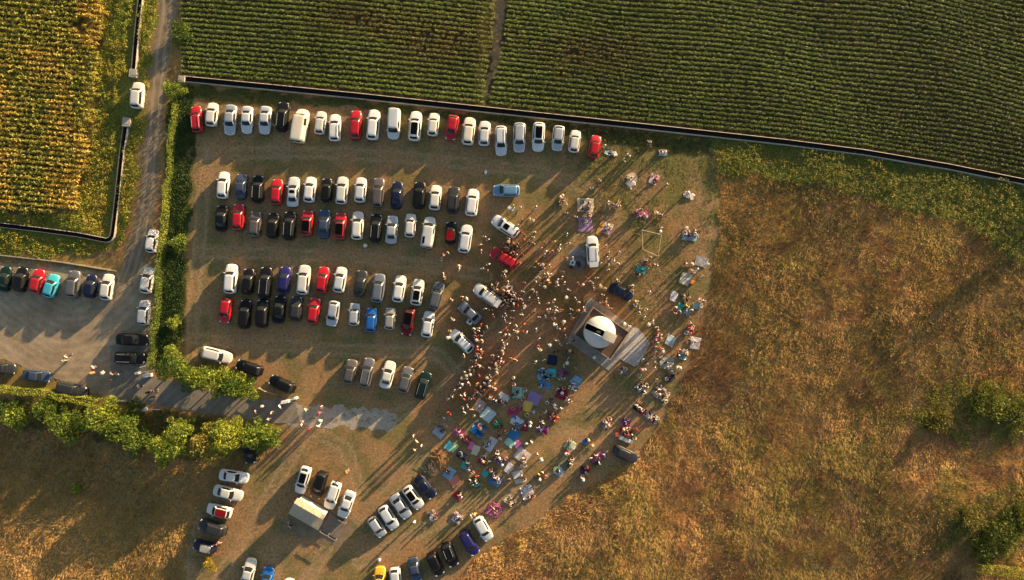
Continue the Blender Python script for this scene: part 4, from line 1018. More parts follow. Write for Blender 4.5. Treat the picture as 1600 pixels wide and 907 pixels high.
table(894.5, 411, .75, .75, 15, "white table beside the grey ring", True)
table(734, 503, .85, .85, 30, "white table behind the open boot of the grey saloon", True)
table(796, 450.5, 1.0, .75, 0, "white table in the thickest crowd", True)
table(798, 326, 1.0, .42, 32, "narrow white table below the light blue estate")
table(986, 481.5, 1.1, .4, -12, "grey bench table above the dome's paved edge", mat=M_TARP)
M_CORAL = mat_flat("coral_plastic", (.72, .17, .09), .5)
def chair(px, py, rz, label, mat, group):
    c = empty("folding_chair", (*at(px, py, .5), 0), -R(rz)); tag(c, label, "chair", group)
    bm = bmesh.new(); box(bm, 0, 0, .42, .5, .48, .05, 0, .015); link("seat", from_bm(bm, "seat"), c, mat)
    bm = bmesh.new(); box(bm, 0, -.27, .72, .5, .05, .5, 0, .015); link("backrest", from_bm(bm, "backrest"), c, mat)
    for fx in (-.22, .22):
        for fy in (-.2, .2):
            bm = bmesh.new(); tube(bm, (fx, fy, 0), (fx, fy, .4), .018, None, 6); link("leg", from_bm(bm, "leg"), c, M_CHROME)
        bm = bmesh.new(); box(bm, fx * 1.15, 0, .6, .05, .5, .04, 0, .01); link("armrest", from_bm(bm, "armrest"), c, mat)
chair(964.5, 679, 80, "coral chair left of the three white boxes", M_CORAL, "coral folding chairs"); chair(993, 671, 250, "coral chair right of the purple blanket", M_CORAL, "coral folding chairs")
def coolbox(px, py, rz, label, mat, group):
    t = empty("cool_box", (*at(px, py, .4), 0), -R(rz)); tag(t, label, "cool box", group)
    bm = bmesh.new(); box(bm, 0, 0, .19, .62, .5, .38, 0, .03); link("body", from_bm(bm, "body"), t, mat)
    bm = bmesh.new(); box(bm, 0, 0, .415, .66, .54, .07, 0, .025); link("lid", from_bm(bm, "lid"), t, mat)
    bm = bmesh.new(); box(bm, 0, .285, .34, .4, .03, .05, 0, .01); link("handle", from_bm(bm, "handle"), t, M_CHROME)
for (x, y, w) in ((971, 685, "leftmost"), (977.5, 688, "middle one"), (985, 690.5, "rightmost")):
    coolbox(x, y, 25, f"white cool box {w} of the three by the dark grey hatchback", M_WHITE, "white cool boxes by the dark grey hatchback")
coolbox(1082, 441.5, 20, "orange cool box beside the cream blanket under the silver blanket", mat_flat("orange_plastic", (.75, .22, .03), .5), None)
lump("white_bag", 570.5, 384, .7, .6, .5, 0, M_WHITE, "white sack lying alone below the third row of cars", "bag"); lump("white_bag", 758.8, 269.5, .45, .7, .3, 20, M_WHITE, "white sack alone above the light blue estate", "bag")
lump("white_bag", 592.6, 875.5, .5, .5, .4, 0, M_WHITE, "white sack on the ground above the yellow hatchback", "bag"); lump("white_bag", 693.5, 653.5, .5, .25, .2, 35, M_WHITE, "white bag below the two people in red", "bag")
# ------------------------------------------------------------------ picnic blankets
def cloth_mat(name, c1, c2=None, pat='plain', s=6.0):
    m, n, l, b = nmat("cloth_" + name); co = objcoord(n)
    f = noise(n, l, 5, 4, .6, co); c1 = tuple(min(.90, 1.5 * x ** .82) for x in c1); base = mixc(n, l, f, tuple(x * .82 for x in c1), tuple(min(1, x * 1.1) for x in c1))
    if pat != 'plain':
        if pat == 'floral':
            v = n.new("ShaderNodeTexVoronoi"); v.inputs["Scale"].default_value = s; l.new(co, v.inputs["Vector"]); k = ramp(n, l, v.outputs["Distance"], [(.32, 1.0), (.42, 0.0)])
        elif pat == 'patch':
            k = ramp(n, l, noise(n, l, s * .5, 3, .7, co), [(.50, 0.0), (.55, 1.0)])
        else:
            w = n.new("ShaderNodeTexWave"); w.wave_type = 'BANDS'; w.bands_direction = 'X'; w.inputs["Scale"].default_value = s / 6.283 * 2; l.new(co, w.inputs["Vector"])
            k = ramp(n, l, w.outputs["Fac"], [(.45, 0.0), (.55, 1.0)])
            if pat == 'check':
                w2 = n.new("ShaderNodeTexWave"); w2.bands_direction = 'Y'; w2.inputs["Scale"].default_value = s / 6.283 * 2; l.new(co, w2.inputs["Vector"])
                k = mixc(n, l, .5, k, ramp(n, l, w2.outputs["Fac"], [(.45, 0.0), (.55, 1.0)]))
        base = mixc(n, l, k, base, c2)
    l.new(base, b.inputs["Base Color"]); b.inputs["Roughness"].default_value = .95; b.inputs["Specular IOR Level"].default_value = .1
    return m
LC = {'white': (.62,.62,.62), 'cream': (.56,.48,.36), 'beige': (.50,.40,.30), 'lilac': (.55,.52,.60), 'pale pink': (.64,.50,.50), 'pink': (.62,.16,.34), 'magenta': (.50,.06,.28), 'red': (.42,.02,.04), 'dark red': (.30,.03,.05),
 'crimson': (.42,.035,.10), 'salmon': (.58,.20,.13), 'orange': (.66,.26,.05), 'yellow': (.62,.40,.08), 'olive': (.20,.18,.08), 'green': (.03,.22,.06), 'lime': (.18,.34,.06), 'mint': (.32,.52,.44), 'teal': (.05,.38,.36), 'turquoise': (.12,.50,.56),
 'pale cyan': (.44,.60,.64), 'aqua': (.06,.44,.60), 'light blue': (.30,.46,.60), 'bright blue': (.04,.28,.60), 'blue': (.05,.16,.42), 'steel blue': (.22,.36,.50), 'navy': (.018,.025,.07), 'purple': (.22,.08,.36), 'plum': (.27,.09,.20),
 'grey': (.18,.18,.19), 'silver': (.40,.41,.44), 'pale grey': (.50,.51,.52), 'black': (.012,.012,.014), 'brown': (.16,.09,.06), 'dark slate': (.035,.045,.06), 'light green': (.42,.55,.28), 'grey green': (.26,.32,.28), 'dark blue': (.03,.16,.36)}
CM = {}
def cmat(spec):
    if spec not in CM:
        q = spec.split('/'); CM[spec] = cloth_mat(spec.replace('/', '_').replace(' ', '_'), LC[q[0]], LC[q[1]] if len(q) > 1 else None, q[2] if len(q) > 2 else 'plain', float(q[3]) if len(q) > 3 else 7)
    return CM[spec]
def blanket(px, py, wpx, hpx, rz, spec, label, seed, rnd=False, cat="blanket"):
    rs = random.Random(seed); w, h = wpx * PX * 1.12, hpx * PX * 1.12; nx, ny = max(6, int(w / .14)), max(6, int(h / .14))
    b = bmesh.new(); g = []; cj = [(rs.uniform(-.09, .09), rs.uniform(-.09, .09)) for _ in range(4)]
    s1, s2 = rs.uniform(0, 50), rs.uniform(0, 50)
    for j in range(ny + 1):
        row = []
        for i in range(nx + 1):
            u, v = i / nx, j / ny
            dx = sum(c[0] * k for c, k in zip(cj, ((1-u)*(1-v), u*(1-v), (1-u)*v, u*v))); dy = sum(c[1] * k for c, k in zip(cj, ((1-u)*(1-v), u*(1-v), (1-u)*v, u*v)))
            x = (u - .5); y = (v - .5)
            if rnd:
                d = math.hypot(x, y) + 1e-6; q = max(abs(x), abs(y)) / d; x *= q * 1.0; y *= q * 1.0
            x = x * w + dx; y = y * h + dy
            e = float(vnoise(np.array([x * 1.6 + s1]), np.array([y * 1.6 + s2]), 3)[0]); e2 = float(vnoise(np.array([x * 5 + s2]), np.array([y * 5 + s1]), 4)[0])
            row.append(b.verts.new((x + (e - .5) * .12, y + (e2 - .5) * .05, .045 + max(0, e - .45) * .14 + e2 * .03)))
        g.append(row)
    for j in range(ny):
        for i in range(nx): b.faces.new((g[j][i], g[j][i+1], g[j+1][i+1], g[j+1][i]))
    bmesh.ops.solidify(b, geom=b.faces, thickness=.02)
    name = "towel" if cat == "towel" else "picnic_blanket"
    o = link(name, from_bm(b, name, True), None, cmat(spec)); o.location = (*at(px, py), .012 + (seed % 5) * .004); o.rotation_euler = (0, 0, -R(rz))
    tag(o, label, cat, "blankets and towels spread for the picnic"); return o
BL = """914.5,321,22,19,0,cream,cream blanket uppermost of two above the upright white SUV
914.5,351,19,20,-3,pink/light blue/stripe/9,pink and blue striped blanket below the cream one above the upright white SUV
938,356,7,22,22,orange,narrow orange towel right of the striped blanket,towel
949,357,15,16,20,pale pink/plum/patch/8,mottled pink blanket beside the narrow orange towel
951,238,11,7,25,light blue/navy/patch/6,small blue and white mat beside the last red car by the channel
961,241,6,7,-15,pale pink,small pink towel next to the blue and white mat by the channel,towel
988,279,15,15,0,beige,round beige mat in the upper picnic ground,round
985,287,13,10,40,pale pink/beige/stripe/8,square pale mat half under the round beige mat
1022,280.5,11,15,20,pale pink/crimson/patch/4,pink and white blanket right of the round beige mat
1036,239,12,9,0,white/light blue/patch/5,white and blue blanket nearest the channel in the weeds
1070,369,8,11,12,light blue,light blue towel leftmost of three side by side near the field edge,towel
1077,370,8,11,12,pink/white/stripe/5,pink striped towel in the middle of three near the field edge,towel
1085,371,7,11,12,turquoise/white/patch/5,turquoise towel rightmost of three near the field edge,towel
1077,306,15,10,25,white,white blanket alone at the upper right of the picnic ground
1002,334,19,11,5,crimson/lilac/patch/6,crimson patterned blanket above the wooden frame
1002,421,15,10,25,teal,teal blanket below the wooden frame
1003,414,10,8,25,brown,brown mat touching the teal blanket below the wooden frame
1095,409,17,14,15,silver/grey/stripe/5,silver grey crumpled blanket at the field edge
1071,436,15,17,20,cream/white/patch/3,cream blanket below the silver grey crumpled one
1052.5,463.5,9,14,20,lilac,pale lilac towel alone left of the green blankets,towel
1064,479,9,10,3,teal/green/patch/3,bright green mat in the group by the lilac towel
1072,487,8,8,10,steel blue,steel blue mat below the bright green mat
1088,478,10,9,10,mint/white/patch/4,pale mint mat at the field edge right of the green mat
1047,532,12,15,25,light blue/white/patch/2,pale blue towel between the dome and the field edge,towel
1086.5,537,14,17,10,pale pink,pale pink blanket touching the dry field
1070,551,9,9,20,cream,cream towel above the pale blue one near the pink blanket,towel
1067,558,10,7,20,light blue,pale blue towel below the cream one near the pink blanket,towel
1042,567,20,17,5,grey green/white/floral/5,grey green flowered blanket right of the paved ramp
1079,515,11,9,20,salmon/red/patch/6,salmon red mat at the field edge above the pale pink blanket
1047,590,14,9,-25,dark slate,dark slate blanket below the grey green flowered one
998,602,13,8,-40,grey,grey mat below the paved ramp
1003,610,11,8,20,steel blue/white/patch/4,steel blue mat touching the grey mat below the ramp
1033.5,615,23,19,38,beige/brown/patch/5,large tan patterned blanket at the field edge
999,639,18,10,35,black/dark red/patch/3,black and dark red blanket left of the large tan blanket
1018,651,20,12,40,pale grey/navy/patch/4,pale grey patterned blanket below the black and red one
978,660,13,10,30,purple/magenta/patch/5,purple blanket above the white cool boxes
975,672,11,9,30,red/pink/patch/5,red blanket between the purple blanket and the white cool boxes
948,662,13,13,20,plum/pale pink/patch/4,plum patterned blanket left of the purple blanket
891,696,14,15,35,light green/white/patch/3,pale green blanket on the sunlit strip
888,707,7,7,35,salmon,salmon mat below the pale green blanket
883,724,15,15,40,olive/grey green/patch/6,olive camouflage blanket below the pale green one
874,737,13,12,40,lilac/white/patch/3,white and lilac blanket with lime rim beside the olive blanket
870,733,10,8,40,lime,lime green mat sticking out under the white and lilac blanket
934,715,21,12,-28,plum/pink/patch/7,plum and pink patterned blanket left of the dark grey hatchback
914,690,7,8,10,blue,small blue mat left of the plum patterned blanket
914,734,12,10,10,navy/red/patch/4,navy and red mat below the plum and pink blanket
816,712,19,17,38,pale pink/beige/floral/5,pale pink flowered blanket below the magenta cushion mat
808.5,694,10,11,40,pink,pink mat above the pale pink flowered blanket
803.5,679,14,14,45,dark blue,dark blue blanket above the pink mat
797,692,14,11,40,mint,mint blanket left of the pink mat
809,741,15,9,-20,lilac,lilac towel above the cream one at the sunlit strip,towel
814,751,16,7,-18,cream,cream towel right under the lilac one at the sunlit strip,towel
845,746,16,12,20,olive/orange/patch/5,olive and orange mat on the sunlit strip
824,770,17,20,-22,lilac/pale pink/patch/3,white and pink blanket nearest the dry field at the bottom
772,796,20,19,30,pink/crimson/floral/5,pink flowered blanket above the white car at the bottom
797,783,16,12,40,cream/olive/patch/4,cream and olive blanket right of the pink flowered blanket
714,809,14,14,30,white/crimson/floral/3,white spotted blanket above the purple car
676,806,11,15,-28,lilac/crimson/patch/4,pale lilac towel alone beside the slanting car row,towel
716,775,13,10,35,red,plain red mat in the lower picnic area
686,675,15,13,32,light blue/lilac/stripe/5,lilac blue blanket at the left end of the picnic
717,677,14,11,25,magenta/pink/patch/4,magenta blanket right of the lilac blue one
729,688,12,10,35,dark red/plum/patch/6,dark red mat below the magenta blanket
748,671,19,18,40,bright blue/blue/patch/2,big blue blanket with a square border
702,697,9,12,38,turquoise,turquoise towel left half of a pair,towel
709,700,8,13,38,light green,light green towel right half of a pair,towel
737,697,9,12,20,pink,plain pink towel left of a cream one,towel
743.5,704,9,13,20,cream,cream towel right of the plain pink one,towel
766,694,12,20,35,pale grey,long pale grey blanket in the middle of the picnic
721,712,14,10,30,navy,navy mat below the cream towel
727,728,10,9,20,teal,teal mat above the steel blue blanket
702,739,14,16,35,steel blue,steel blue blanket above the salmon blanket
711,752,15,13,-35,salmon,salmon pink blanket right of the slanting car row
754,720,11,10,20,red/dark red/patch/4,red patterned mat between two crowded blankets
780,719,14,13,30,plum/lilac/patch/7,plum patterned blanket crowded with seated people
795,731,9,14,30,lilac,plain lilac towel at the edge of the shadow,towel
775,752,17,16,40,blue/light blue/patch/4,blue blanket crowded with people in the lower picnic
758,741,9,9,35,teal,teal mat peeking out left of the crowded blue blanket
746,757,10,8,20,teal/grey/patch/4,teal and grey mat beside the crowded blue blanket
749,634,13,17,35,beige/pale pink/patch/3,beige blanket at the end of the walking queue
763,648,18,19,38,pale cyan,large plain pale cyan blanket
787.5,621,15,10,30,pale grey,small pale grey mat above the large cyan blanket
778,663,13,12,-15,green,bright green mat below the large cyan blanket
809,614,18,17,5,mint/grey green/floral/4,mint flowered blanket left of the purple checked one
835,623,18,17,22,purple/lilac/check/8,purple checked blanket beside the yellow one
824,635,14,15,15,yellow,yellow blanket below the purple checked one
802,643,14,12,5,crimson,crimson blanket left of the yellow one
847,586,13,15,10,steel blue/navy/patch/4,dark blue mat left of the aqua towel
862,582.5,12,12,5,aqua,aqua towel in the shadow of the dome,towel
851,602,15,9,8,bright blue,bright blue towel below the aqua one,towel
900,595,13,13,35,steel blue/light blue/patch/2,steel blue towel at the edge of the shadow,towel
898,605,9,10,10,lilac/grey/patch/4,lilac grey mat below the steel blue towel at the shadow edge
878,615,14,15,25,dark red/red/patch/4,dark red mat below the plum mat
880,585,14,13,10,plum,plum mat right of the aqua towel
808,659,18,14,32,white/bright blue/patch/2,white and bright blue blanket below the crimson one
820,668,9,10,10,dark red,small dark red mat right of the white and blue blanket
847,671,15,12,15,purple/crimson/patch/4,purple mat at the lower right of the shadow
864,653,15,12,20,crimson/salmon/patch/5,crimson patterned mat at the right edge of the shadow
863,563,13,14,5,navy,navy blanket below the left of the dome
974,580,11,8,20,grey,grey mat below the dome at the paving
943,386,1,1,0,grey,skip"""
for k, line in enumerate(BL.split('\n')):
    q = line.split(','); px, py, w, h, rz = map(float, q[:5])
    if q[6] == 'skip': continue
    blanket(px, py, w, h, rz, q[5], q[6], k, 'round' in q[7:], 'towel' if 'towel' in q[7:] else 'blanket')
    nm = q[6].split(); LAND.append((q[6], px, py))

# ------------------------------------------------------------------ people
def body_mesh(name, joints, bones):
    """joints: {name: (x, y, z, r)}; bones: (a, b, region); one skinned surface, y forward"""
    ks = list(joints); bm = bmesh.new(); vm = {k: bm.verts.new(joints[k][:3]) for k in ks}
    for a, b, r in bones: bm.edges.new((vm[a], vm[b]))
    me = bpy.data.meshes.new(name); bm.to_mesh(me); bm.free()
    o = bpy.data.objects.new(name, me); COL.objects.link(o)
    o.modifiers.new("skin", 'SKIN').use_smooth_shade = True
    if len(me.skin_vertices) == 0: pass
    for i, k in enumerate(ks):
        r = joints[k][3]; me.skin_vertices[0].data[i].radius = (r, r if len(joints[k]) < 5 else joints[k][4])
        me.skin_vertices[0].data[i].use_root = (k == 'hip')
    o.modifiers.new("sub", 'SUBSURF').levels = 1
    dg = bpy.context.evaluated_depsgraph_get(); dg.update()
    out = bpy.data.meshes.new_from_object(o.evaluated_get(dg)); out.name = name
    bpy.data.objects.remove(o); bpy.data.meshes.remove(me)
    reg = {'skin': 0, 'top': 1, 'leg': 2, 'shoe': 3}
    for _ in range(4): out.materials.append(None)
    segs = [(Vector(joints[a][:3]), Vector(joints[b][:3]), reg[r], (joints[a][3] + joints[b][3]) / 2) for a, b, r in bones]
    for p in out.polygons:
        c = p.center; best = (1e9, 0)
        for a, b, r, w in segs:
            d = b - a; t = max(0, min(1, (c - a).dot(d) / d.length_squared)); e = (c - (a + d * t)).length - w
            if e < best[0]: best = (e, r)
        p.material_index = best[1]; p.use_smooth = True
    return out
def pose(kind, v=0):
    J = {}; B = []
    sgn = (1, -1)
    if kind in ('stand', 'walk', 'arms', 'lookdown'):
        hz = .94
        J['hip'] = (0, 0, hz, .145, .11); J['waist'] = (0, .01, 1.10, .135, .10); J['chest'] = (0, 0, 1.32, .165, .12); J['neck'] = (0, .01, 1.49, .062)
        hd = .03 if kind != 'lookdown' else .09
        J['head'] = (0, hd, 1.60, .088, .10); J['crown'] = (0, hd - .01, 1.70, .075); J['nose'] = (0, hd + .115, 1.61, .022)
        for s in sgn:
            t = 'r' if s > 0 else 'l'
            st = {'walk': .24 * s, 'stand': .03 * s, 'arms': 0, 'lookdown': .05}[kind]
            J['hp' + t] = (.09 * s, 0, hz - .10, .10); J['kn' + t] = (.10 * s, st * .6 + .03, .49, .066); J['an' + t] = (.10 * s, st - (.06 if st < 0 else 0), .10, .046); J['to' + t] = (.115 * s, st + .14, .05, .042)
            J['sh' + t] = (.185 * s, 0, 1.42, .066)
            if kind == 'arms': J['el' + t] = (.33 * s, .06, 1.22, .046); J['wr' + t] = (.18 * s, .24, 1.20, .034); J['ha' + t] = (.12 * s, .30, 1.24, .036)
            elif kind == 'lookdown': J['el' + t] = (.24 * s, .06, 1.15, .046); J['wr' + t] = (.12 * s, .28, 1.14, .034); J['ha' + t] = (.07 * s, .34, 1.17, .036)
            else: J['el' + t] = (.25 * s, -.02 - st * .4, 1.14, .046); J['wr' + t] = (.26 * s, .06 - st * .8, .90, .034); J['ha' + t] = (.25 * s, .09 - st * .9, .80, .036)
    else:
        J['hip'] = (0, -.12, .15, .15, .13); J['waist'] = (0, -.14, .33, .14, .11); J['chest'] = (0, -.10, .54, .16, .12); J['neck'] = (0, -.06, .70, .06)
        J['head'] = (0, -.02, .81, .088, .10); J['crown'] = (0, -.03, .91, .075); J['nose'] = (0, .095, .82, .022)
        if kind == 'lie': pass
        for s in sgn:
            t = 'r' if s > 0 else 'l'
            J['hp' + t] = (.10 * s, -.05, .14, .10)
            if kind == 'cross': J['kn' + t] = (.33 * s, .26, .17, .066); J['an' + t] = (-.06 * s, .36 + .05 * s, .09, .046); J['to' + t] = (-.17 * s, .40 + .05 * s, .07, .04)
            elif kind == 'knees': J['kn' + t] = (.14 * s, .32, .46, .066); J['an' + t] = (.13 * s, .44, .10, .046); J['to' + t] = (.14 * s, .58, .05, .042)
            else: J['kn' + t] = (.13 * s, .38, .17, .066); J['an' + t] = (.16 * s, .82, .09, .046); J['to' + t] = (.19 * s, .88, .16, .04)
            J['sh' + t] = (.18 * s, -.09, .63, .064)
            if kind == 'out': J['el' + t] = (.28 * s, -.25, .40, .045); J['wr' + t] = (.30 * s, -.38, .16, .034); J['ha' + t] = (.31 * s, -.42, .07, .035)
            else: J['el' + t] = (.28 * s, .04, .42, .045); J['wr' + t] = (.16 * s, .24, .38, .034); J['ha' + t] = (.11 * s, .31, .38, .035)
    B += [('hip', 'waist', 'leg'), ('waist', 'chest', 'top'), ('chest', 'neck', 'top'), ('neck', 'head', 'skin'), ('head', 'crown', 'skin'), ('head', 'nose', 'skin')]
    for t in 'rl':
        B += [('hip', 'hp' + t, 'leg'), ('hp' + t, 'kn' + t, 'leg'), ('kn' + t, 'an' + t, 'skin' if v else 'leg'), ('an' + t, 'to' + t, 'shoe'), ('chest', 'sh' + t, 'top'), ('sh' + t, 'el' + t, 'top'), ('el' + t, 'wr' + t, 'skin'), ('wr' + t, 'ha' + t, 'skin')]
    return J, B
POSES = {}
for kd in ('stand', 'walk', 'arms', 'lookdown', 'cross', 'knees', 'out'):
    for v in (0, 1):
        J, Bn = pose(kd, v); POSES[(kd, v)] = (body_mesh("person_body", J, Bn), Vector(J['head'][:3]))
def hair_mesh(kind):
    b = bmesh.new()
    if kind == 'hat':
        bmesh.ops.create_cone(b, cap_ends=True, segments=20, radius1=.24, radius2=.23, depth=.02, matrix=Matrix.Translation((0, 0, .06)))
        bmesh.ops.create_cone(b, cap_ends=True, segments=16, radius1=.115, radius2=.09, depth=.12, matrix=Matrix.Translation((0, 0, .125)))
    elif kind == 'cap':
        bmesh.ops.create_uvsphere(b, u_segments=16, v_segments=10, radius=.118)
        bmesh.ops.delete(b, geom=[v for v in b.verts if v.co.z < -.005], context='VERTS')
        for v in b.verts: v.co.z = v.co.z * .95 + .03
        box(b, 0, .15, .035, .15, .12, .015, 0, .005)
    else:
        bmesh.ops.create_uvsphere(b, u_segments=16, v_segments=12, radius=.122)
        low = -.14 if kind == 'long' else -.06
        bmesh.ops.delete(b, geom=[v for v in b.verts if v.co.z < -.115 or (v.co.y > .05 and v.co.z < .04)], context='VERTS')
        for v in b.verts:
            if kind == 'long' and v.co.z < -.02 and v.co.y < .05: v.co.z = v.co.z * 2.6
            v.co.z += .035; v.co.y -= .012
    return from_bm(b, "hair", True)
HAIR = {k: hair_mesh(k) for k in ('short', 'long', 'hat', 'cap')}
for k in HAIR: HAIR[k].materials.append(None)
PC = {'w': ('white', (.76,.74,.72)), 'c': ('cream', (.60,.50,.38)), 'k': ('black', (.014,.014,.016)), 'r': ('red', (.62,.03,.035)), 'o': ('orange', (.68,.20,.03)), 'p': ('pale pink', (.72,.40,.36)), 'b': ('blue', (.06,.16,.38)), 'n': ('navy', (.02,.025,.07)),
      'g': ('green', (.05,.25,.10)), 'y': ('yellow', (.62,.52,.08)), 'm': ('dark red', (.17,.03,.035)), 't': ('teal', (.04,.30,.28)), 'v': ('purple', (.14,.06,.26)), 'e': ('grey', (.20,.20,.21))}
PM = {k: mat_flat("shirt_" + v[0].replace(' ', '_'), v[1], .9, var=.15, sc=6, spec=.15) for k, v in PC.items()}
LEG = [mat_flat("trousers", c, .9, var=.2, sc=6, spec=.15) for c in ((.02,.025,.045), (.015,.015,.016), (.10,.13,.20), (.30,.24,.17), (.09,.08,.07), (.45,.44,.42))]
SKIN = [mat_flat("skin", c, .6, var=.08, spec=.3) for c in ((.50,.29,.20), (.42,.23,.15), (.56,.34,.25))]
HAIRM = {k: mat_flat("hair_" + k, c, .6, var=.25, sc=20) for k, c in {'dark': (.018,.012,.009), 'brown': (.07,.04,.022), 'blond': (.30,.20,.09), 'straw': (.52,.42,.25), 'whitehat': (.68,.66,.62)}.items()}
SHOE = [mat_flat("shoes", c, .7) for c in ((.02,.02,.02), (.5,.49,.47))]

STAND = """757,370w 762.5,375w 750.5,383c 752,393p 700,395c 692,399r 794.5,373w 790,381r 797,378r 795,390p 799,383p 798.5,396r 803,323w 813,326c 807,333g 837.5,325w 816,344k 828,343c 833,345m 809,352w 814,364r 818,376r 819,369m 835,363w 833,371w 826,377w
828,380k 834,380.5w 845,388p 804,383e 813,388b 806,398w 802,394r 816,398r 866,378c 875,384w 874,390w 872,394p 888.5,380.5w 886,367w 860,378m 853,393c 857,394m 864,393c 851,399w 885,333c 900,339w 946,384.5p 952,396c 948,398m 688.5,405p 693,400w 717,416p 717.5,421w
692.5,429c 694,435c 695,438m 754,420w 761.5,424o 763,414w 787,426p 785,432w 789,431w 705.5,469c 722,464c 730,467w 722,470m 776.5,446c 775.5,453c 777,457m 794,442w 786.5,449w 785,456p 788,461p 792,456w 797,460c 784,465p 788,466w 794,467k 799,464k 789,472k 793,474w
798,471k 758,483w 764,485m 768.5,485k 791,483r 795,480m 811,412r 848.5,414w 849,419p 859.5,416w 833,418e 835,419e 852,430c 856,429c 853,434w 856,433p 855.5,439o 858,443o 848,443c 842,446k 837,440w 820,443r 871,438w 878,434.5c 882,443w 870.5,447w 889,454w 895,404w 884,404o
860,456k 902,444m 911,446p 917,435r 923,440w 932,434.5w 926.5,445c 928,452p 938,448c 945,451c 950,403w 958,405w 951,414w 959,410w 950,422w 939,412w 942,461w 899.5,467w 904.5,472.5c 946.5,467.5k 940,473.5p 947,472.5p 950,479p 954,482c 817,456w 831,453c 838,459c 815,468c
827,467c 841,468w 804,458p 802,461w 806,468w 817,476w 817,483w 865,470w 869,480w 863.5,486w 871.5,487w 856,485w 878,486w 893,484w 904,485r 912,482w 915,488p 926,482k 801,486w 706,499e 708,501c 772.5,496r 761,511w 702.5,518y 700,528p 702,527w 741,514w 747.5,513w
747.5,517w 742,520p 741.5,526w 745,531r 748,526p 753.5,532.5c 755.5,519.5v 745,542r 746,547r 751,548w 747,553p 750,560p 743,565w 746,572r 736,574w 733,579c 725,555w 724,558p 790,492w 787,496w 789.5,502p 795,505w 791,515r 781,520c 789,524c 796,523w 783.5,533w 786.5,537w
791.5,539w 785,548w 777,557w 786,554p 781,565w 775,570w 779,575w 765,576w 772,576m 798,560o 815,492w 842.5,496w 807,509.5w 818.5,507r 804,517w 808,519c 817,518r 823,520w 809,528w 838,516w 842,530w 840,541r 843.5,547w 865,507.5w 870,509w 873,514w 882,515.5p 879,506o
895,498p 865,498w 884,525.5w 870.5,533w 859,539.5w 876,539w 888,536.5w 896,532.5k 850,563w 837,566.5w 848,576w 881,572w 886,567e 887.5,561w 899.5,576o 866,550k 872,549k 890,548m 895,551m 928,558w 907,511p 803,562o 806,563c 884,552k 733,581w 735,585c 729,587w 722,591w
728,592w 730.5,599w 717.5,599w 722.5,601w 710.5,610w 718,607w 706,620c 700.5,624w 725,624r 721,619c 734,624p 740,618w 743,622k 746,613o 750,616w 751,604w 758,601p 765,604w 766,588w 765,596w 756,598m 773,607c 721.5,636p 724,640c 726,645w 730.5,635w 737,640.5p 699,645r
704,648r 645.5,682.5w 651,690c 658,697.5w 648,703.5p 822.5,693.5w 830,691c 840,711w 846,718p 1026,512c 1028,518p 1033.5,525w 1027,524r 1025,531r 1032,529p 1034,535m 1026.5,536.5w 1025.5,543.5c 1034,546c 1024,550w 1028,552m 1021.5,559w 1024,567c 1024,576w 1004,562.5w
1011,569w 1003,577w 1002,578r 1008,577p 975,506.5c 984,510.5w 1007,497w 1013,507.5w 1020,503w 1019,506c 999.5,489.5w 994,473w 996,472c 992,478w 998,480k 1000.5,482.5w 1010,485w 965.5,439w 988,446.5w 985,449m 989,455.5c 1015.5,458w 995.5,413.5w 1007,405w 1025,414.5w 966,412w
1090,421w 1106,413.5c 1098,433t 1072,356.5w 1033,357w 1031,362k 967,394.5c 945,229w 982,243w 1015,222w 1016,228e 937,282w 935,291m 924,294w 1041,290c 103,558c 99,563c 145,574p 143,583o 162,582.5p 173,584e 178,585k 183,585.5k 171,595m 216,604p 230,614k 240,612p 238,621k
409.5,635p 399,644p 437,636w 423.5,646p 419,655p 477,641c 501,636p 498,646r 491,653k 500,658w 472,660p 471,664w 497,666w 483,671r 448,819g 452,824p 541,738o 339,850r 647,816.5w 736.5,807w 741,803y 741,651c 890,605w 896,599.5w 803,591.5w"""
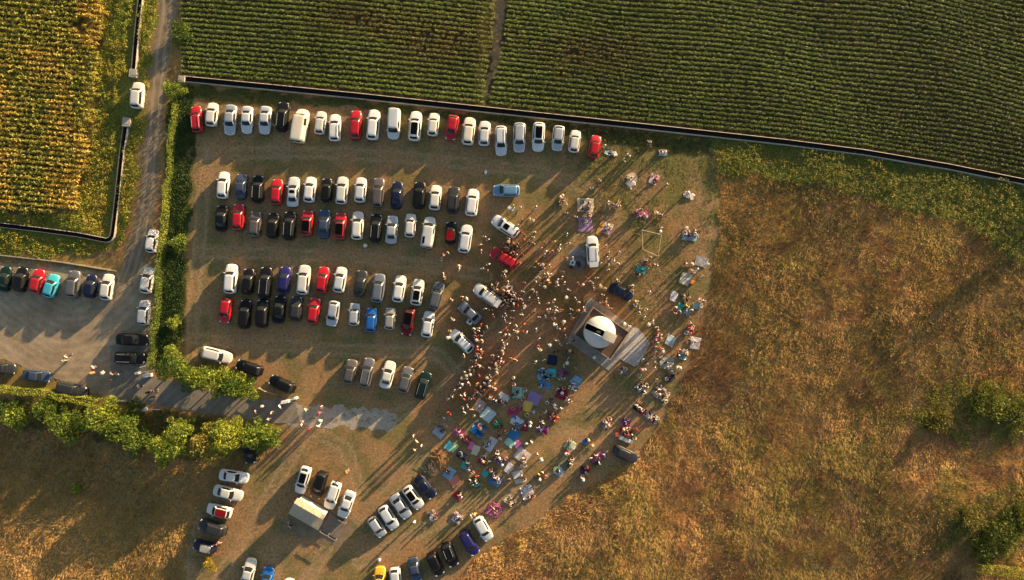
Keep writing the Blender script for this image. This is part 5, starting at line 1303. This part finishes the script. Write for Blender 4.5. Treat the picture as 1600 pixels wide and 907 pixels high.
SIT = """874,317n 880,312o 879,306c 884,318w 876,309m 911,316e 921,317m 920,324m 911,326k 914,337c 921,336o 914,346t 910,350k 947,361m 950,353p 951,317w 957,320e 965,320w 968,323p 997,337p 1006,337p 1001,328w 994,333v 1025.5,333.5w 1032,336.5w 957,243w 976,250w 1033,238w 1039,238p
1023,281m 986,278c 1071,367k 1075,363p 1077,368k 1085,361k 1086,366w 1090,367w 1075,302o 1010,409p 1016,404c 1015,416m 998,430p 1003,423t 994,427k 1071,412m 1081,413.5c 1081,424c 1068,463w 1076,464c 1074,469k 1093,470c 1099,471w 1095,478w 1073,480y 1080,485.5w 1056,481p 1055,489p 1062,488w 1072,487b
1061,548p 1060,555n 1072,555k 1085,534c 1077,514r 1082,515o 1074,521w 1079,507c 1042,567k 1045,574w 1057,574w 1062,575m 1050,582w 1053,588n 1041,592w 1030,610w 1026,614w 1030,616m 1040,619c 1040,627w 998,607w 1003,604e 1010,604w 1006,613w 1000,588w 1003,600k 970,582w 974,576w 978,577c
995,633w 999,638p 1003,641w 1016,645n 1014,650w 1018,655p 1024,655k 977,661w 974,671r 980,671w 975,677k 980,679r 987,679e 992,686c 980,657v 946,660m 948,663w 951,665p 945,668w 953,656c 919,688w 925,696.5o 932,713p 936,717v 945,711w 923,717c 935,724w 917,731r 914,738n 910,747p 911,750c
890,695k 886,708p 884,709r 888,720k 892,725c 894,718c 889,729k 873,737w 843,749c 847,739p 852,745o 842,742y 815,743k 818,747m 817,717c 819,721c 815,728w 820,728c 832,776k 826,778p 773,796c 768,791m 776,802m 797,783k 797,788p 714,807w 718,812k 675,803k 679,810k 718,773c 720,777w
748,666r 751,670w 755,673k 686,668k 690.5,674n 697,667p 716,676p 720,681p 728,687m 732,691r 778,665g 783,669r 775,661w 780,682k 781,685w 790,675c 760,697k 764,693k 807,665b 803,671w 820,664r 829,661w 828,665e 846,658p 849,663c 842,669w 845,674v 864,650m 853.5,645w 862,653p 869,652o 866,658r
855,629w 861,625k 866.5,633w 868,637w 877,638.5w 887,623w 889,627w 872,609w 880,607p 878,614m 875.5,592w 882,590k 877,585v 884,583m 844,603.5w 850,602b 856,594c 860.5,586n 847,585n 803,602p 821,610.5w 802,617m 808,615p 818,626p 815,639r 834,643b 823,648y 801,641r 765.5,622r 768,621m 772,626w 774,628c
782,628v 787.5,631c 720,708w 723,713w 730,725w 732,735w 733,730m 753,717m 758,713c 755,721r 763,720.5w 777,709w 775,714k 780,717w 783,721k 790,719v 785,726k 764,734m 768,738c 772,741w 773,748p 778,749w 780,755b 743,744r 736,751w 744,753w 739,757k 797,748c 702,739k 698,736k"""
PEOPLE = []
NAMED = None
for txt, sit in ((STAND, False), (SIT, True)):
    for w_ in txt.split():
        a, b_ = w_.split(','); PEOPLE.append((float(a), float(b_[:-1]), b_[-1], sit))
# the thick of the crowd: more standing people pressed together round the tailgate and along the queue
def in_car(x, y):
    for c in CARPOS:
        a = R(c[2]); dx, dy = x - c[0], y - c[1]; f = dx * math.sin(a) - dy * math.cos(a); g = dx * math.cos(a) + dy * math.sin(a)
        if abs(f) < c[3] / 2 + 4 and abs(g) < 14: return True
    return False
cr = random.Random(5); EXTRA = []
for cx_, cy_, sx_, sy_, n_ in ((786, 466, 13, 13, 46), (797, 388, 10, 12, 18), (746, 535, 5, 24, 22), (736, 590, 9, 12, 12), (776, 566, 8, 14, 16), (756, 612, 14, 9, 16), (856, 441, 9, 8, 8), (870, 487, 16, 9, 12), (1027, 540, 4, 20, 12), (830, 430, 30, 40, 16)):
    for _ in range(n_):
        ex, ey, ec = cr.gauss(cx_, sx_), cr.gauss(cy_, sy_), cr.choice('wwccprrmkopbew')
        if not in_car(ex, ey): EXTRA.append((ex, ey, ec, False))
BASE_N = len(PEOPLE); PEOPLE += EXTRA
XY = np.array([(p[0], p[1]) for p in PEOPLE]); D = np.hypot(XY[:, 0, None] - XY[:, 0], XY[:, 1, None] - XY[:, 1])
D.sort(1); crowd_d = D[:, 1:6].mean(1) + np.array([40 if p[3] else 0 for p in PEOPLE]) - np.where(np.arange(len(PEOPLE)) >= BASE_N, 1000, 0)   # the thickest standing crowd reads as one mass
NIND = 300
ordr = np.argsort(-crowd_d); INDIV = set(ordr[:NIND].tolist())
for s, lab in SINGLES: c = parse(s); LAND.append(("the " + ' '.join(lab.split()[:2]) if False else lab, c[0], c[1]))
GEN = [("the wooden frame", 1017, 379), ("the cream hut", 480, 804), ("the brown branch heap", 686, 716), ("the white dome", 938, 520), ("the paved ramp", 992, 545), ("the light blue estate", 791, 298), ("the red SUV", 787, 403), ("the grey saloon", 734, 489), ("the navy saloon", 971, 457),
       ("the dark grey hatchback", 978, 711), ("the upright white SUV", 926, 394), ("the open tailgate", 778, 474), ("the road barrier", 446, 627), ("the sign board", 222, 583), ("the gravel patch", 540, 655), ("the grey ring", 903, 411), ("the navy blanket", 863, 563), ("the yellow blanket", 824, 635), ("the purple checked blanket", 835, 623),
       ("the cyan blanket", 763, 648), ("the beige blanket", 749, 634), ("the aqua towel", 862, 582), ("the big blue blanket", 748, 671), ("the steel blue blanket", 702, 739), ("the salmon blanket", 711, 752), ("the pink flowered blanket", 772, 796), ("the white spotted blanket", 714, 809), ("the tan patterned blanket", 1033, 615),
       ("the grey green flowered blanket", 1042, 567), ("the pale pink blanket", 1086, 537), ("the pale lilac towel", 1052, 463), ("the silver crumpled blanket", 1095, 409), ("the teal blanket", 1002, 421), ("the striped blanket", 914, 351), ("the round beige mat", 987, 280), ("the three towels", 1077, 370), ("the white cool boxes", 978, 688),
       ("the olive blanket", 884, 724), ("the pale green blanket", 891, 696), ("the plum and pink blanket", 934, 715), ("the mint flowered blanket", 809, 614), ("the crimson blanket", 802, 643), ("the dark red mat", 878, 615), ("the bright green mat", 778, 663), ("the magenta blanket", 717, 677), ("the lilac blue blanket", 686, 674),
       ("the long grey blanket", 766, 694), ("the dark blue blanket", 803, 679), ("the lilac towel", 795, 731), ("the crowded blue blanket", 775, 752), ("the plum patterned blanket", 780, 719), ("the pink mat", 808, 694), ("the last red car", 929, 229), ("the purple mat", 847, 671), ("the dark green estate", 661, 602), ("the grey estate", 682, 462),
       ("the slanting white hatchback", 721, 533), ("the dark slate blanket", 1047, 590), ("the black and red blanket", 999, 639), ("the salmon red mat", 1079, 515), ("the pale blue towel", 1047, 532), ("the cream blanket", 1071, 436), ("the crimson patterned mat", 864, 653), ("the steel blue towel", 900, 595), ("the plain red mat", 716, 775)]
DIRS = ["right of", "right and above", "above", "left and above", "left of", "left and below", "below", "right and below"]
def where(px, py, used=None):
    d = sorted((math.hypot(px - x, py - y), n, x, y) for n, x, y in GEN)[0]
    if d[0] < 5: return "on " + d[1] if 'blanket' in d[1] or 'mat' in d[1] or 'towel' in d[1] else "beside " + d[1]
    k = int(round(math.atan2(d[3] - py, px - d[2]) / (math.pi / 4))) % 8
    return DIRS[k] + " " + d[1]
labels = {}; pdata = {}
for i, (px, py, c, sit) in enumerate(PEOPLE):
    rs = random.Random(i * 7 + 1)
    kd = rs.choice(['cross', 'cross', 'knees', 'out']) if sit else rs.choice(['stand', 'stand', 'walk', 'arms', 'lookdown'])
    hk = rs.choices(['short', 'long', 'hat', 'cap'], [6, 6, .8, .8])[0]
    hm = rs.choice(['dark', 'brown', 'dark', 'brown', 'dark', 'blond']) if hk in ('short', 'long') else rs.choice(['straw', 'whitehat'])
    pdata[i] = (kd, rs.randint(0, 1), hk, hm, rs.randint(0, 5), rs.randint(0, 2), rs.randint(0, 1), rs.uniform(0, 6.283), rs.uniform(1.0, 1.1))
    if i in INDIV:
        verb = "sitting" if sit else "standing" if kd != 'walk' else "walking"
        hat = " and hat" if hk == 'hat' else ""
        labels.setdefault(f"person in {PC[c][0]} top{hat} {verb} {where(px, py)}", []).append(i)
final = {}
for t, ids in labels.items():
    if len(ids) == 1: final[ids[0]] = t; continue
    xs = [PEOPLE[i][0] for i in ids]; ys = [PEOPLE[i][1] for i in ids]
    hz = max(xs) - min(xs) >= max(ys) - min(ys); ids.sort(key=lambda i: PEOPLE[i][0] if hz else PEOPLE[i][1])
    nms = {2: ["left one", "right one"] if hz else ["upper one", "lower one"]}.get(len(ids), [f"{ORD[k]} from {'left' if hz else 'top'}" for k in range(len(ids))])
    for i, nm in zip(ids, nms): final[i] = f"{t}, {nm}"
SEATS = []
crowdV = []; crowdF = []; crowdC = []; voff = 0
pc_idx = {}
for i, (px, py, c, sit) in enumerate(PEOPLE):
    kd, v, hk, hm, lg, sk, sh, rot, sc = pdata[i]; me, head = POSES[(kd, v)]
    x, y = at(px, py, .5 if sit else 1.3)
    if i in INDIV:
        o = bpy.data.objects.new("person", me); COL.objects.link(o); o.location = (x, y, .055 if sit else 0); o.rotation_euler = (0, 0, rot); o.scale = (sc, sc, sc)
        for k, m_ in enumerate((SKIN[sk], PM[c], LEG[lg], SHOE[sh])):
            o.material_slots[k].link = 'OBJECT'; o.material_slots[k].material = m_
        tag(o, final[i], "person", "people sitting at the picnic" if sit else "people standing and walking on the field")
        h = link("sun_hat" if hk == 'hat' else "cap" if hk == 'cap' else "hair", HAIR[hk], o, HAIRM[hm]); h.location = head + Vector((0, -.005, .025))
    else:
        M4 = Matrix.Translation((x, y, 0)) @ Matrix.Rotation(rot, 4, 'Z') @ Matrix.Scale(sc, 4)
        pal = [(.50,.29,.20), PC[c][1], [(.02,.025,.045), (.015,.015,.016), (.10,.13,.20), (.30,.24,.17), (.09,.08,.07), (.45,.44,.42)][lg], (.02,.02,.02)]
        for mesh, mat4, colf in ((me, M4, lambda p: pal[p.material_index]), (HAIR[hk], M4 @ Matrix.Translation(head + Vector((0, -.005, .025))), lambda p: {'dark': (.018,.012,.009), 'brown': (.07,.04,.022), 'blond': (.30,.20,.09), 'straw': (.52,.42,.25), 'whitehat': (.68,.66,.62)}[hm])):
            for p in mesh.polygons:
                crowdF.append([voff + k for k in range(len(p.vertices))]); voff += len(p.vertices)
                cc = colf(p)
                for vi in p.vertices: crowdV.append(mat4 @ mesh.vertices[vi].co); crowdC.append(cc)
if crowdV:
    me = bpy.data.meshes.new("crowd"); me.from_pydata(crowdV, [], crowdF)
    a = me.attributes.new("Col", 'FLOAT_COLOR', 'POINT'); c4 = np.ones((len(crowdV), 4), np.float32); c4[:, :3] = crowdC; a.data.foreach_set("color", c4.ravel())
    m, n, l, b = nmat("crowd_cloth"); at_ = n.new("ShaderNodeAttribute"); at_.attribute_name = "Col"
    l.new(mixc(n, l, 1.0, at_.outputs["Color"], ramp(n, l, noise(n, l, 6, 3, .6, objcoord(n)), [(.3, .85), (.7, 1.1)]), 'MULTIPLY'), b.inputs["Base Color"]); b.inputs["Roughness"].default_value = .9
    me.materials.append(m)
    tag(link("crowd", me), "dense crowd of standing people pressed together by the open tailgate and the queue", "crowd", kind='stuff')
for o in list(bpy.data.objects):
    if o.type == 'MESH' and o.name.startswith("person_body"): bpy.data.objects.remove(o)
